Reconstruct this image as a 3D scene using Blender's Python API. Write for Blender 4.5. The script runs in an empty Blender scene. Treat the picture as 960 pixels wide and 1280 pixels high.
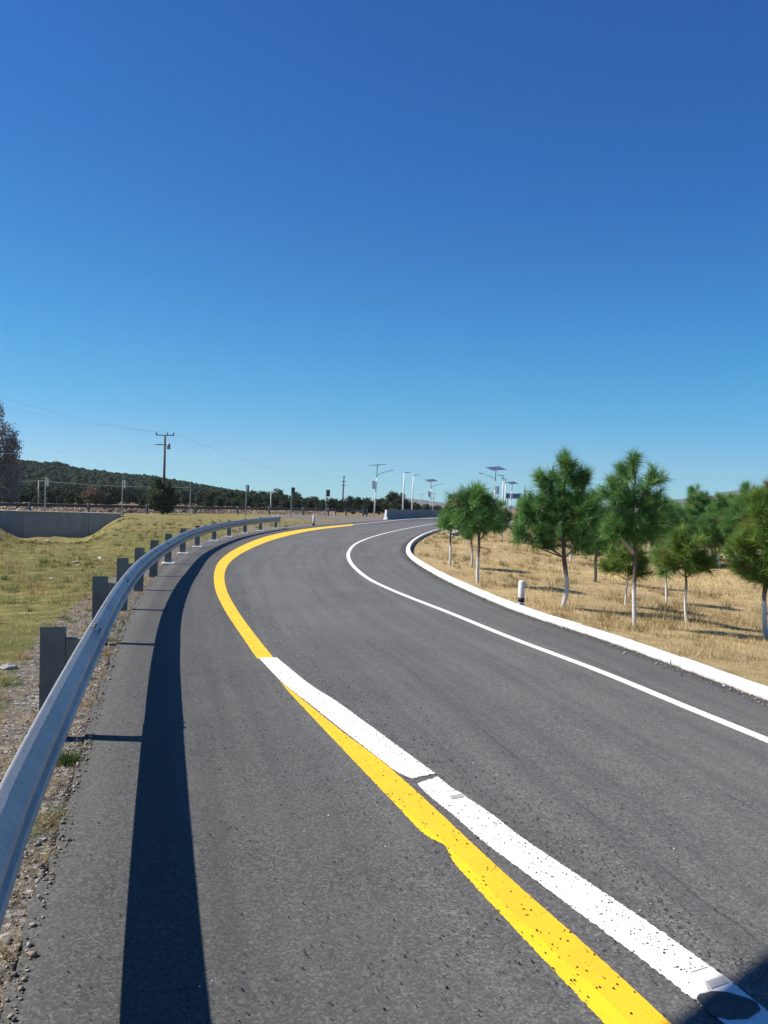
import bpy, bmesh, math, random
import numpy as np
from mathutils import Vector, Matrix

random.seed(7)
RNG = np.random.default_rng(11)
scene = bpy.context.scene
COL = scene.collection
rad = math.radians

# ------------------------------------------------------------------ camera
F = 1040.0
CAM = np.array([0.0, 0.0, 1.75])
cam_d = bpy.data.cameras.new("camera")
cam_d.sensor_width = 36.0
cam_d.lens = 36.0 * F / 1280.0
cam_d.clip_start = 0.05
cam_d.clip_end = 20000
cam = bpy.data.objects.new("camera", cam_d)
COL.objects.link(cam)
ROLL = rad(1.6)
ROT = Matrix.Rotation(rad(90) - math.atan(10 / F), 3, 'X') @ Matrix.Rotation(ROLL, 3, 'Z')
cam.matrix_world = Matrix.Translation(Vector(CAM)) @ ROT.to_4x4()
scene.camera = cam
RN = np.array(ROT)


def ray(px, py):
    d = RN @ np.array([(px - 480.0) / F, -(py - 640.0) / F, -1.0])
    return d / d[1]


def flat(px, py, z=0.0):
    """world point of the level z under a pixel of the photo"""
    d = ray(px, py)
    t = (z - CAM[2]) / d[2]
    return np.array([d[0] * t, d[1] * t])


def at(px, py, Y):
    """world point at depth Y seen at a pixel of the photo"""
    return CAM + ray(px, py) * Y


def proj(P):
    v = RN.T @ (np.asarray(P) - CAM)
    return 480 + F * v[0] / -v[2], 640 - F * v[1] / -v[2]


# ------------------------------------------------------------------ helpers
def smooth(a, b, x):
    t = np.clip((x - a) / (b - a), 0, 1)
    return t * t * (3 - 2 * t)


def catmull(pts, step):
    pts = [np.asarray(p, float) for p in pts]
    out = []
    n = len(pts)
    for i in range(n - 1):
        p0 = pts[i - 1] if i > 0 else 2 * pts[0] - pts[1]
        p1, p2 = pts[i], pts[i + 1]
        p3 = pts[i + 2] if i + 2 < n else 2 * pts[-1] - pts[-2]
        L = np.linalg.norm(p2 - p1)
        k = max(2, int(L / step))
        # centripetal parametrisation keeps uneven spacing from looping
        t0 = 0.0
        t1 = t0 + max(np.linalg.norm(p1 - p0), 1e-6) ** .5
        t2 = t1 + max(L, 1e-6) ** .5
        t3 = t2 + max(np.linalg.norm(p3 - p2), 1e-6) ** .5
        for j in range(k):
            t = t1 + (t2 - t1) * j / k
            a1 = (t1 - t) / (t1 - t0) * p0 + (t - t0) / (t1 - t0) * p1
            a2 = (t2 - t) / (t2 - t1) * p1 + (t - t1) / (t2 - t1) * p2
            a3 = (t3 - t) / (t3 - t2) * p2 + (t - t2) / (t3 - t2) * p3
            b1 = (t2 - t) / (t2 - t0) * a1 + (t - t0) / (t2 - t0) * a2
            b2 = (t3 - t) / (t3 - t1) * a2 + (t - t1) / (t3 - t1) * a3
            out.append((t2 - t) / (t2 - t1) * b1 + (t - t1) / (t2 - t1) * b2)
    out.append(pts[-1])
    return np.array(out)


def resample(P, n=None, step=None):
    P = np.asarray(P, float)
    s = np.concatenate([[0], np.cumsum(np.linalg.norm(np.diff(P, axis=0), axis=1))])
    if n is None:
        n = max(2, int(s[-1] / step) + 1)
    q = np.linspace(0, s[-1], n)
    return np.stack([np.interp(q, s, P[:, k]) for k in range(P.shape[1])], 1), q


def normals2(P):
    """left-hand unit normals of a plan polyline"""
    t = np.gradient(P[:, :2], axis=0)
    t /= np.linalg.norm(t, axis=1)[:, None] + 1e-9
    return np.stack([-t[:, 1], t[:, 0]], 1), t


def link(name, me, mat, parent=None):
    o = bpy.data.objects.new(name, me)
    if mat is not None:
        for m in (mat if isinstance(mat, (list, tuple)) else [mat]):
            me.materials.append(m)
    COL.objects.link(o)
    if parent is not None:
        o.parent = parent
    return o


def mesh_np(name, V, Fc, mat, parent=None, smooth_=False, uv=None, col=None):
    """V (n,3); Fc (m,k) one face size"""
    me = bpy.data.meshes.new(name)
    V = np.asarray(V, np.float32)
    Fc = np.asarray(Fc, np.int32)
    me.vertices.add(len(V))
    me.vertices.foreach_set("co", V.ravel())
    m, k = Fc.shape
    me.loops.add(m * k)
    me.loops.foreach_set("vertex_index", Fc.ravel())
    me.polygons.add(m)
    me.polygons.foreach_set("loop_start", np.arange(0, m * k, k, dtype=np.int32))
    me.polygons.foreach_set("loop_total", np.full(m, k, np.int32))
    if smooth_:
        me.polygons.foreach_set("use_smooth", np.ones(m, bool))
    if uv is not None:
        l = me.uv_layers.new(name="UVMap")
        l.data.foreach_set("uv", np.asarray(uv, np.float32)[Fc.ravel()].ravel())
    if col is not None:
        a = me.color_attributes.new("col", 'FLOAT_COLOR', 'POINT')
        c = np.ones((len(V), 4), np.float32)
        c[:, :3] = col
        a.data.foreach_set("color", c.ravel())
    me.update(calc_edges=True)
    me.validate()
    return link(name, me, mat, parent)


def tag(o, label=None, cat=None, group=None, kind=None):
    if label: o["label"] = label
    if cat: o["category"] = cat
    if group: o["group"] = group
    if kind: o["kind"] = kind
    return o


def empty(name, loc, label, cat, group=None, rz=0):
    o = bpy.data.objects.new(name, None)
    o.empty_display_size = .2
    o.location = loc
    o.rotation_euler = (0, 0, rz)
    COL.objects.link(o)
    return tag(o, label, cat, group)


class MB:
    """collects simple solids into one mesh"""
    def __init__(s):
        s.bm = bmesh.new()

    def box(s, c, d, rot=None, bev=0.0):
        m = Matrix.Translation(Vector(c))
        if rot is not None: m = m @ rot
        r = bmesh.ops.create_cube(s.bm, size=1.0, matrix=m @ Matrix.Diagonal((d[0], d[1], d[2], 1)))
        if bev > 0:
            ed = list({e for v in r['verts'] for e in v.link_edges})
            bmesh.ops.bevel(s.bm, geom=ed, offset=bev, segments=2, affect='EDGES', profile=.5)
        return s

    def tube(s, pts, radii, seg=8, cap=True):
        pts = [Vector(p) for p in pts]
        if not hasattr(radii, '__len__'): radii = [radii] * len(pts)
        rings = []
        up = Vector((0, 0, 1))
        prev = None
        for i, p in enumerate(pts):
            t = (pts[min(i + 1, len(pts) - 1)] - pts[max(i - 1, 0)]).normalized()
            if prev is None:
                a = t.cross(up if abs(t.z) < .9 else Vector((1, 0, 0))).normalized()
            else:
                a = (prev - t * prev.dot(t)).normalized()
            prev = a
            b = t.cross(a)
            rings.append([s.bm.verts.new(p + (a * math.cos(2 * math.pi * k / seg) + b * math.sin(2 * math.pi * k / seg)) * radii[i]) for k in range(seg)])
        for i in range(len(rings) - 1):
            for k in range(seg):
                f = s.bm.faces.new((rings[i][k], rings[i][(k + 1) % seg], rings[i + 1][(k + 1) % seg], rings[i + 1][k]))
                f.smooth = True
        if cap:
            s.bm.faces.new(rings[0][::-1]); s.bm.faces.new(rings[-1])
        return s

    def build(s, name, mat, parent=None):
        me = bpy.data.meshes.new(name)
        bmesh.ops.recalc_face_normals(s.bm, faces=s.bm.faces)
        s.bm.to_mesh(me); s.bm.free()
        return link(name, me, mat, parent)


# ------------------------------------------------------------------ materials
class NT:
    def __init__(s, name):
        s.m = bpy.data.materials.new(name)
        s.m.use_nodes = True
        s.n = s.m.node_tree.nodes
        s.l = s.m.node_tree.links
        s.b = s.n["Principled BSDF"]
        s.out = s.n["Material Output"]

    def node(s, t, **kw):
        n = s.n.new(t)
        for k, v in kw.items(): setattr(n, k, v)
        return n

    def link(s, a, b): s.l.new(a, b)

    def coords(s, kind="Object"):
        return s.node("ShaderNodeTexCoord").outputs[kind]

    def noise(s, scale, detail=4, rough=.55, vec=None, dist=0.0):
        n = s.node("ShaderNodeTexNoise")
        n.inputs["Scale"].default_value = scale
        n.inputs["Detail"].default_value = detail
        n.inputs["Roughness"].default_value = rough
        n.inputs["Distortion"].default_value = dist
        if vec is not None: s.link(vec, n.inputs["Vector"])
        return n.outputs["Fac"]

    def vor(s, scale, vec=None, out="Distance", feature='F1'):
        n = s.node("ShaderNodeTexVoronoi", feature=feature)
        n.inputs["Scale"].default_value = scale
        if vec is not None: s.link(vec, n.inputs["Vector"])
        return n.outputs[out]

    def ramp(s, fac, stops):
        r = s.node("ShaderNodeValToRGB")
        e = r.color_ramp.elements
        while len(e) < len(stops): e.new(.5)
        for i, (p, c) in enumerate(stops):
            e[i].position = p
            e[i].color = (c, c, c, 1) if isinstance(c, (int, float)) else (*c, 1)
        s.link(fac, r.inputs["Fac"])
        return r.outputs["Color"]

    def mix(s, fac, a, b, mode='MIX'):
        m = s.node("ShaderNodeMix", data_type='RGBA', blend_type=mode)
        for sock, v in ((m.inputs[0], fac), (m.inputs[6], a), (m.inputs[7], b)):
            if isinstance(v, (int, float)): sock.default_value = v
            elif isinstance(v, tuple): sock.default_value = (*v, 1)
            else: s.link(v, sock)
        return m.outputs[2]

    def math(s, op, a, b=0.0, clamp=False):
        m = s.node("ShaderNodeMath", operation=op, use_clamp=clamp)
        for sock, v in ((m.inputs[0], a), (m.inputs[1], b)):
            if isinstance(v, (int, float)): sock.default_value = v
            else: s.link(v, sock)
        return m.outputs[0]

    def bump(s, h, strength, dist):
        b = s.node("ShaderNodeBump")
        b.inputs["Strength"].default_value = strength
        b.inputs["Distance"].default_value = dist
        s.link(h, b.inputs["Height"])
        s.link(b.outputs["Normal"], s.b.inputs["Normal"])

    def set(s, color=None, rough=.8, metal=0.0, spec=.3):
        if color is not None:
            if isinstance(color, tuple): s.b.inputs["Base Color"].default_value = (*color, 1)
            else: s.link(color, s.b.inputs["Base Color"])
        if isinstance(rough, (int, float)): s.b.inputs["Roughness"].default_value = rough
        else: s.link(rough, s.b.inputs["Roughness"])
        s.b.inputs["Metallic"].default_value = metal
        s.b.inputs["Specular IOR Level"].default_value = spec
        return s.m

    def sep(s, v):
        n = s.node("ShaderNodeSeparateXYZ")
        s.link(v, n.inputs[0])
        return n.outputs

    def attr(s, name, out="Color"):
        return s.node("ShaderNodeAttribute", attribute_name=name).outputs[out]


def simple(name, c, c2=None, scale=6, rough=.7, metal=0.0, spec=.3, bump=0.0):
    t = NT(name)
    o = t.coords()
    n = t.noise(scale, 5, .6, o)
    c2 = c2 or tuple(x * .8 for x in c)
    col = t.ramp(n, [(.3, c2), (.7, c)])
    if bump: t.bump(n, .5, bump)
    return t.set(col, rough, metal, spec)


def mat_asphalt():
    t = NT("asphalt")
    o = t.coords()
    uv = t.coords("UV")
    fine = t.noise(130, 3, .75, o)
    agg = t.vor(95, o, "Color")
    aggv = t.sep(agg)[0]
    big = t.noise(.55, 5, .6, o)
    mid = t.noise(5, 4, .6, o)
    mp = t.node("ShaderNodeMapping")
    mp.inputs["Scale"].default_value = (26, .12, 1)
    t.link(uv, mp.inputs["Vector"])
    streak = t.noise(1.0, 4, .6, mp.outputs[0])
    g = t.ramp(aggv, [(0.0, (.042, .042, .041)), (.55, (.115, .115, .112)), (.9, (.19, .188, .18)), (1.0, (.27, .26, .24))])
    g = t.mix(t.ramp(fine, [(.3, .0), (.75, .55)]), g, (.115, .115, .12))
    g = t.mix(.55, g, t.ramp(fine, [(.28, .35), (.72, 1.05)]), 'MULTIPLY')
    g = t.mix(t.ramp(big, [(.35, 0.0), (.7, .42)]), g, (.15, .147, .142))
    g = t.mix(t.ramp(streak, [(.40, 0.0), (.64, .42)]), g, (.05, .05, .053))
    g = t.mix(t.ramp(mid, [(.5, 0.0), (.78, .22)]), g, (.06, .058, .055))
    # dark sealed seams running along the lane
    us = t.sep(uv)
    wob = t.math('MULTIPLY', t.math('SUBTRACT', t.noise(.5, 3, .5, o), .5), .03)
    for u0, w in ((.66, .0022), (.485, .0015)):
        d = t.math('ABSOLUTE', t.math('SUBTRACT', t.math('ADD', us[0], wob), u0))
        line = t.math('MULTIPLY', t.math('LESS_THAN', d, w), t.ramp(t.noise(.9, 3, .6, o), [(.47, 0.0), (.56, .4)]))
        g = t.mix(line, g, (.022, .022, .024))
    g = t.mix(1.0, g, (1.15, 1.14, 1.06), 'MULTIPLY')
    # the shoulder is less worn and darker than the lane
    sh = t.math('ADD', us[0], t.math('MULTIPLY', t.math('SUBTRACT', mid, .5), .10))
    g = t.mix(1.0, g, t.ramp(sh, [(.0, .60), (.16, .72), (.34, 1.0)]), 'MULTIPLY')
    h = t.math('ADD', t.math('MULTIPLY', aggv, .6), fine)
    t.bump(h, .75, .006)
    return t.set(g, .82, 0, .35)


def mat_paint(name, c, c_dirty, wear=.5, edge=.10):
    t = NT(name)
    o = t.coords()
    uv = t.sep(t.coords("UV"))
    n1 = t.noise(38, 5, .7, o)
    n2 = t.noise(4, 4, .6, o)
    n3 = t.noise(140, 3, .7, o)
    e = t.math('SUBTRACT', .5, t.math('ABSOLUTE', t.math('SUBTRACT', uv[0], .5)))   # 0 at edges, .5 centre
    e = t.math('MULTIPLY', e, 1.0 / edge)
    ends = t.math('MULTIPLY', t.sep(t.attr('col'))[0], 1.0)
    e = t.math('MINIMUM', e, t.math('MULTIPLY', ends, 1.6))
    keep = t.math('GREATER_THAN', t.math('ADD', e, t.math('MULTIPLY', n1, .9)), .72)
    hole = t.math('GREATER_THAN', t.math('ADD', t.math('MULTIPLY', n3, .6), t.math('MULTIPLY', n2, .4)), .40 - wear * .1)
    keep = t.math('MULTIPLY', keep, hole)
    col = t.mix(t.ramp(n2, [(.4, 0.0), (.75, .6)]), c, c_dirty)
    col = t.mix(t.ramp(n3, [(.55, 0.0), (.8, .35)]), col, tuple(x * .55 for x in c_dirty))
    t.set(col, .6, 0, .4)
    t.bump(n3, .4, .004)
    tr = t.node("ShaderNodeBsdfTransparent")
    ms = t.node("ShaderNodeMixShader")
    t.link(keep, ms.inputs[0]); t.link(tr.outputs[0], ms.inputs[1]); t.link(t.b.outputs[0], ms.inputs[2])
    t.link(ms.outputs[0], t.out.inputs["Surface"])
    return t.m


def mat_ground():
    t = NT("earth")
    o = t.coords()
    z = t.sep(t.attr("col"))
    n0 = t.noise(.35, 6, .62, o)
    n1 = t.noise(2.2, 6, .65, o)
    n2 = t.noise(16, 5, .7, o)
    n3 = t.noise(90, 3, .7, o)
    vc = t.sep(t.vor(38, o, "Color"))[0]
    left = t.ramp(n1, [(.3, (.10, .11, .03)), (.46, (.15, .15, .045)), (.6, (.29, .235, .09)), (.8, (.40, .33, .18))])
    left = t.mix(t.ramp(n0, [(.42, 0.0), (.66, .7)]), left, (.11, .12, .032))
    straw = t.ramp(n1, [(.28, (.27, .20, .095)), (.5, (.46, .345, .175)), (.75, (.56, .44, .25))])
    straw = t.mix(t.ramp(n0, [(.5, 0.0), (.72, .6)]), straw, (.21, .17, .07))
    grav = t.ramp(vc, [(0.0, (.07, .065, .06)), (.5, (.16, .15, .135)), (.85, (.27, .25, .22)), (1.0, (.5, .48, .44))])
    earth = t.ramp(n2, [(.3, (.17, .125, .08)), (.7, (.33, .255, .17))])
    field = t.ramp(n0, [(.35, (.17, .13, .07)), (.65, (.26, .19, .10))])
    col = t.mix(z[0], left, straw)
    gz = t.ramp(t.math('ADD', z[1], t.math('MULTIPLY', t.math('SUBTRACT', n1, .5), .9)), [(.40, 0.0), (.60, 1.0)])
    col = t.mix(gz, col, t.mix(t.ramp(n1, [(.46, .05), (.74, .75)]), grav, earth))
    col = t.mix(z[2], col, field)
    col = t.mix(.5, col, t.ramp(n2, [(.25, .55), (.7, 1.0)]), 'MULTIPLY')
    h = t.math('ADD', t.math('MULTIPLY', n2, 1.4), t.math('MULTIPLY', vc, .5))
    h = t.math('ADD', h, t.math('MULTIPLY', n3, .3))
    t.bump(h, .8, .03)
    return t.set(col, .95, 0, .1)


def mat_attr(name, rough=.85, spec=.15, trans=0.0, vary=None):
    """colour kept per blade / leaf / stone in the mesh"""
    t = NT(name)
    c = t.attr("col")
    if vary:
        info = t.node("ShaderNodeObjectInfo")
        c = t.mix(t.math('MULTIPLY', info.outputs["Random"], .55), c, vary, 'MULTIPLY')
    t.set(c, rough, 0, spec)
    if trans:
        tl = t.node("ShaderNodeBsdfTranslucent")
        t.link(c, tl.inputs["Color"])
        ms = t.node("ShaderNodeMixShader")
        ms.inputs[0].default_value = trans
        t.link(t.b.outputs[0], ms.inputs[1]); t.link(tl.outputs[0], ms.inputs[2])
        t.link(ms.outputs[0], t.out.inputs["Surface"])
    return t.m


def mat_galv(name, c=(.50, .55, .58), metal=.35, rough=.5):
    t = NT(name)
    o = t.coords()
    sp = t.sep(t.vor(55, o, "Color"))[0]
    n = t.noise(2.5, 5, .65, o)
    n2 = t.noise(30, 4, .7, o)
    col = t.ramp(sp, [(0.0, tuple(x * .82 for x in c)), (1.0, c)])
    col = t.mix(t.ramp(n, [(.4, 0.0), (.75, .55)]), col, tuple(x * .66 for x in c))
    col = t.mix(t.ramp(n2, [(.6, 0.0), (.8, .4)]), col, (.24, .23, .21))
    r = t.ramp(n, [(.3, rough - .08), (.7, rough + .14)])
    t.bump(n2, .12, .003)
    return t.set(col, r, metal, .5)


def mat_bark():
    t = NT("pine_bark")
    o = t.coords()
    z = t.sep(o)[2]
    mp = t.node("ShaderNodeMapping")
    mp.inputs["Scale"].default_value = (1, 1, .25)
    t.link(o, mp.inputs["Vector"])
    n = t.noise(45, 5, .7, mp.outputs[0])
    n2 = t.noise(9, 4, .6, o)
    bark = t.ramp(n, [(.3, (.06, .045, .035)), (.55, (.16, .125, .10)), (.8, (.30, .25, .21))])
    lime = t.ramp(n, [(.3, (.42, .39, .36)), (.55, (.68, .66, .62))])
    edge = t.math('ADD', z, t.math('MULTIPLY', t.math('SUBTRACT', n2, .5), .42))
    edge = t.math('ADD', edge, t.math('MULTIPLY', t.math('SUBTRACT', n, .5), .30))
    f = t.ramp(edge, [(.60, 1.0), (.74, 0.0)])
    col = t.mix(f, bark, lime)
    t.bump(n, .8, .02)
    return t.set(col, .9, 0, .15)


def mat_concrete(name, c=(.33, .32, .30), streak=True):
    t = NT(name)
    o = t.coords()
    mp = t.node("ShaderNodeMapping")
    mp.inputs["Scale"].default_value = (1, 1, .12)
    t.link(o, mp.inputs["Vector"])
    n = t.noise(1.1, 6, .65, mp.outputs[0])
    n2 = t.noise(14, 5, .65, o)
    col = t.ramp(n, [(.3, tuple(x * .62 for x in c)), (.7, c)])
    col = t.mix(.4, col, t.ramp(n2, [(.3, .7), (.7, 1.0)]), 'MULTIPLY')
    t.bump(n2, .3, .02)
    return t.set(col, .9, 0, .2)


def mat_stone():
    t = NT("rubble_masonry")
    o = t.coords()
    c = t.sep(t.vor(3.2, o, "Color"))
    d = t.vor(3.2, o, "Distance", 'DISTANCE_TO_EDGE')
    n = t.noise(20, 4, .6, o)
    col = t.ramp(c[0], [(0, (.20, .13, .08)), (.4, (.40, .27, .16)), (.75, (.54, .40, .25)), (1, (.66, .55, .40))])
    col = t.mix(t.ramp(d, [(.02, 1.0), (.09, 0.0)]), col, (.10, .08, .06))
    col = t.mix(.4, col, t.ramp(n, [(.3, .6), (.7, 1.0)]), 'MULTIPLY')
    t.bump(t.ramp(d, [(0, 0.0), (.25, 1.0)]), 1.0, .12)
    return t.set(col, .9, 0, .15)


M = {}
M['asphalt'] = mat_asphalt()
M['yellow'] = mat_paint("yellow_paint", (.84, .49, .014), (.66, .37, .02), .3, .13)
M['yellow_old'] = mat_paint("pale_yellow_paint", (.80, .56, .012), (.62, .43, .02), .6, .16)
M['white'] = mat_paint("white_paint", (.74, .73, .69), (.58, .56, .51), .4, .17)
M['ground'] = mat_ground()
M['blade'] = mat_attr("grass_blade", .8, .2, .25)
M['needle'] = mat_attr("pine_needle", .5, .3, .35, (.75, .82, .9))
M['leaf'] = mat_attr("leaf", .6, .25, .22, (.7, .75, .7))
M['forest'] = mat_attr('forest_leaf', 1.0, .0)
M['pebble'] = mat_attr("pebble", .9, .2)
M['galv'] = mat_galv("galvanised_steel", (.50, .50, .465), .12, .5)
M['galv_post'] = mat_galv("dark_galvanised_steel", (.145, .17, .175), .3, .6)  # darker base tone than the beam
M['bark'] = mat_bark()
M['limb'] = simple("limb_bark", (.24, .19, .155), (.09, .07, .055), 30, .9, bump=.01)
M['concrete'] = mat_concrete("concrete")
M['conc_dark'] = mat_concrete("weathered_concrete", (.32, .33, .325))
M['stone'] = mat_stone()
def mat_kerb():
    t = NT("kerb_whitewash")
    o = t.coords()
    n = t.noise(3.5, 6, .7, o); n2 = t.noise(28, 5, .7, o)
    c = t.ramp(n, [(.3, (.60, .58, .53)), (.6, (.74, .725, .69))])
    c = t.mix(t.ramp(n2, [(.60, 0.0), (.72, .55)]), c, (.33, .31, .28))
    z = t.sep(o)[2]
    c = t.mix(t.math('MULTIPLY', t.ramp(z, [(.0, 1.0), (.035, 0.0)]), t.ramp(n, [(.4, .2), (.6, 1.0)])), c, (.16, .15, .14))
    t.bump(n2, .5, .008)
    return t.set(c, .85, 0, .2)


M['kerb'] = mat_kerb()
M['lamp_white'] = simple("white_enamel", (.78, .78, .76), (.70, .70, .68), 3, .4)
M['grey_metal'] = simple("grey_steel", (.30, .31, .32), (.22, .23, .24), 5, .5, .3)
M['dark_metal'] = simple("dark_steel", (.07, .08, .09), (.05, .055, .06), 5, .5, .2)
M['rail_shade'] = mat_galv('shaded_rail_steel', (.13, .14, .15), .2, .7)  # shade on the far rail's back is put into this dark base colour
M['wood'] = simple("creosoted_wood", (.15, .12, .095), (.08, .065, .05), 20, .9)
M['pole_conc'] = simple("pole_concrete", (.52, .49, .44), (.42, .40, .36), 12, .9)
M['blue_sign'] = simple("blue_sign_face", (.10, .20, .34), (.08, .17, .30), 2, .45)
M['yellow_sign'] = simple("yellow_sign_face", (.75, .42, .02), (.68, .38, .02), 2, .45)
M['white_sign'] = simple("white_sign_face", (.80, .80, .78), (.74, .74, .72), 2, .45)
M['black'] = simple("black_paint", (.02, .02, .02), (.015, .015, .015), 8, .6)
M['tar'] = simple("bitumen_patch", (.10, .098, .092), (.045, .044, .043), 60, .7, bump=.006)
M['post_white'] = simple("post_whitewash", (.74, .73, .69), (.55, .53, .49), 14, .75)


def mat_panel():
    t = NT("solar_cells")
    o = t.coords()
    b = t.node("ShaderNodeTexBrick")
    b.offset = 0
    b.inputs["Color1"].default_value = (.02, .035, .075, 1)
    b.inputs["Color2"].default_value = (.025, .04, .085, 1)
    b.inputs["Mortar"].default_value = (.35, .38, .42, 1)
    b.inputs["Scale"].default_value = 1
    b.inputs["Mortar Size"].default_value = .008
    b.inputs["Brick Width"].default_value = .16
    b.inputs["Row Height"].default_value = .16
    t.link(o, b.inputs["Vector"])
    return t.set(b.outputs["Color"], .25, 0, .6)


M['panel'] = mat_panel()

# ------------------------------------------------------------------ sun and sky
EL = rad(46)
TO_SUN = Vector((-math.cos(EL), 0.03 * math.cos(EL), math.sin(EL))).normalized()
sun_d = bpy.data.lights.new("sun", 'SUN')
sun_d.energy = 4.6
sun_d.angle = rad(.53)
sun_d.color = (1.0, .94, .86)
sun = bpy.data.objects.new("sun", sun_d)
sun.rotation_euler = (-TO_SUN).to_track_quat('-Z', 'Y').to_euler()
sun.location = (-20, 0, 30)
COL.objects.link(sun)

SKY_FIT = ((.72, 1.2), (1.25, 1.08), (1.24, .97))   # clear high-altitude blue
world = bpy.data.worlds.new("World")
scene.world = world
world.use_nodes = True
wn, wl = world.node_tree.nodes, world.node_tree.links
sky = wn.new("ShaderNodeTexSky")
sky.sky_type = 'NISHITA'
sky.sun_disc = False
sky.sun_elevation = EL
sky.sun_rotation = math.atan2(TO_SUN.x, TO_SUN.y)
sky.altitude = 1800
sky.air_density = 1.0
sky.dust_density = .0
sky.ozone_density = 6.0
hs = wn.new("ShaderNodeHueSaturation")
hs.inputs["Saturation"].default_value = 1.3
wl.new(sky.outputs[0], hs.inputs["Color"])
K_ = .0992
sp_ = wn.new("ShaderNodeSeparateColor"); cb_ = wn.new("ShaderNodeCombineColor")
wl.new(hs.outputs[0], sp_.inputs[0])
for i_, (a_, g_) in enumerate(SKY_FIT):
    p_ = wn.new("ShaderNodeMath"); p_.operation = 'POWER'; p_.inputs[1].default_value = g_
    q_ = wn.new("ShaderNodeMath"); q_.operation = 'MULTIPLY'; q_.inputs[1].default_value = a_ * K_ ** (g_ - 1)
    wl.new(sp_.outputs[i_], p_.inputs[0]); wl.new(p_.outputs[0], q_.inputs[0]); wl.new(q_.outputs[0], cb_.inputs[i_])
s1_ = wn.new("ShaderNodeVectorMath"); s1_.operation = 'SCALE'; s1_.inputs["Scale"].default_value = K_
s2_ = wn.new("ShaderNodeVectorMath"); s2_.operation = 'SCALE'; s2_.inputs["Scale"].default_value = 1 / K_
rc_ = wn.new("ShaderNodeRGBCurve")
for ch_, pts_ in enumerate((((0, 0), (.034, .038), (.05, .052), (.10, .113), (.314, .290), (1, .92)),
                            ((0, 0), (.127, .139), (.174, .207), (.314, .365), (.604, .560), (1, .90)),
                            ((0, 0), (.407, .434), (.503, .527), (.701, .694), (.823, .776), (1, .93)))):
    cu_ = rc_.mapping.curves[ch_]
    cu_.points[0].location = pts_[0]; cu_.points[1].location = pts_[-1]
    for q_ in pts_[1:-1]: cu_.points.new(*q_)
rc_.mapping.update()
wl.new(cb_.outputs[0], s1_.inputs[0]); wl.new(s1_.outputs[0], rc_.inputs["Color"])
wl.new(rc_.outputs[0], s2_.inputs[0]); wl.new(s2_.outputs[0], wn["Background"].inputs[0])
wn["Background"].inputs[1].default_value = .057

scene.view_settings.view_transform = 'Standard'
scene.view_settings.look = 'None'
scene.view_settings.exposure = 0.8
scene.view_settings.gamma = 1

# ------------------------------------------------------------------ plan lines traced on the ground
fl = lambda pts: np.array([flat(x, y) for x, y in pts])

RAIL = catmull([(0.95, -5.0), (0.35, -2.5), (-0.40, 0.0), (-1.13, 2.33), (-1.34, 3.05), (-2.13, 6.0), (-3.0, 9.4), (-4.0, 13.8), (-5.03, 19.4), (-6.15, 26.6), (-6.75, 33), (-7.05, 39), (-7.0, 46), (-6.65, 53)], .1)
RAIL, RAIL_S = resample(RAIL, step=.1)

edge_l_px = [(4, 1260), (37, 1140), (67, 1061), (101, 941), (136, 830), (163, 766), (184, 733), (207, 708), (240, 686.5), (290, 670.5), (350, 661), (420, 654.5), (480, 650), (520, 648), (560, 646.5)]
EDGE_L = np.vstack([[(1.1, -6.0), (.40, -3.0), (-.50, 0.0)], fl(edge_l_px), [(45, 128), (120, 130)]])
EDGE_L = catmull(EDGE_L, .4)
kerb_px = [(960, 876), (850, 835), (760, 802), (650, 766), (590, 741), (550, 722), (520, 704), (510, 695), (507.5, 688), (512, 679.5), (526, 670), (548, 662)]
KERB = catmull(np.vstack([[(7.2, -6), (5.6, 0), (4.55, 4)], fl(kerb_px)]), .25)
KERB, KERB_S = resample(KERB, step=.25)
TIP = KERB[-1]
EDGE_R = np.vstack([KERB, catmull([TIP, TIP + (4, 10), (16, 82), (40, 96), (120, 104)], .6)[1:]])
print("tip", TIP, "rail len", RAIL_S[-1])


def seg_dist(P, line):
    """distance from points to a polyline, and the side (+1 = right of it)"""
    P = np.atleast_2d(P)
    best = np.full(len(P), 1e9)
    side = np.zeros(len(P))
    A, B = line[:-1], line[1:]
    for a, b in zip(A, B):
        ab = b - a
        t = np.clip(((P - a) @ ab) / (ab @ ab + 1e-12), 0, 1)
        q = a + t[:, None] * ab
        d = np.linalg.norm(P - q, axis=1)
        s = np.sign((P[:, 0] - a[0]) * ab[1] - (P[:, 1] - a[1]) * ab[0])
        m = d < best
        best[m] = d[m]
        side[m] = s[m]
    return best, side


ER_C, _ = resample(EDGE_R, step=1.5)
EL_C, _ = resample(EDGE_L, step=1.5)
RL_C, _ = resample(RAIL, step=1.0)


def vnoise(x, y, s, seed=0):
    """smooth value noise"""
    x = np.asarray(x) / s + 17.3 * seed + 100
    y = np.asarray(y) / s + 9.1 * seed + 100
    xi, yi = np.floor(x).astype(int), np.floor(y).astype(int)
    fx, fy = x - xi, y - yi
    fx, fy = fx * fx * (3 - 2 * fx), fy * fy * (3 - 2 * fy)
    def h(a, b):
        v = np.sin(a * 127.1 + b * 311.7 + seed * 74.7) * 43758.5453
        return v - np.floor(v)
    return (h(xi, yi) * (1 - fx) + h(xi + 1, yi) * fx) * (1 - fy) + (h(xi, yi + 1) * (1 - fx) + h(xi + 1, yi + 1) * fx) * fy - .5


# pit in front of the concrete retaining wall on the left
WALL_A, WALL_B = np.array([-46.0, 77.0]), at(150, 642, 80)[:2]
PIT_AX = np.array([(-11.0, 27.0), (-16.0, 40.0), (-24.0, 60.0), (-31.9, 79.5)])


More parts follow.
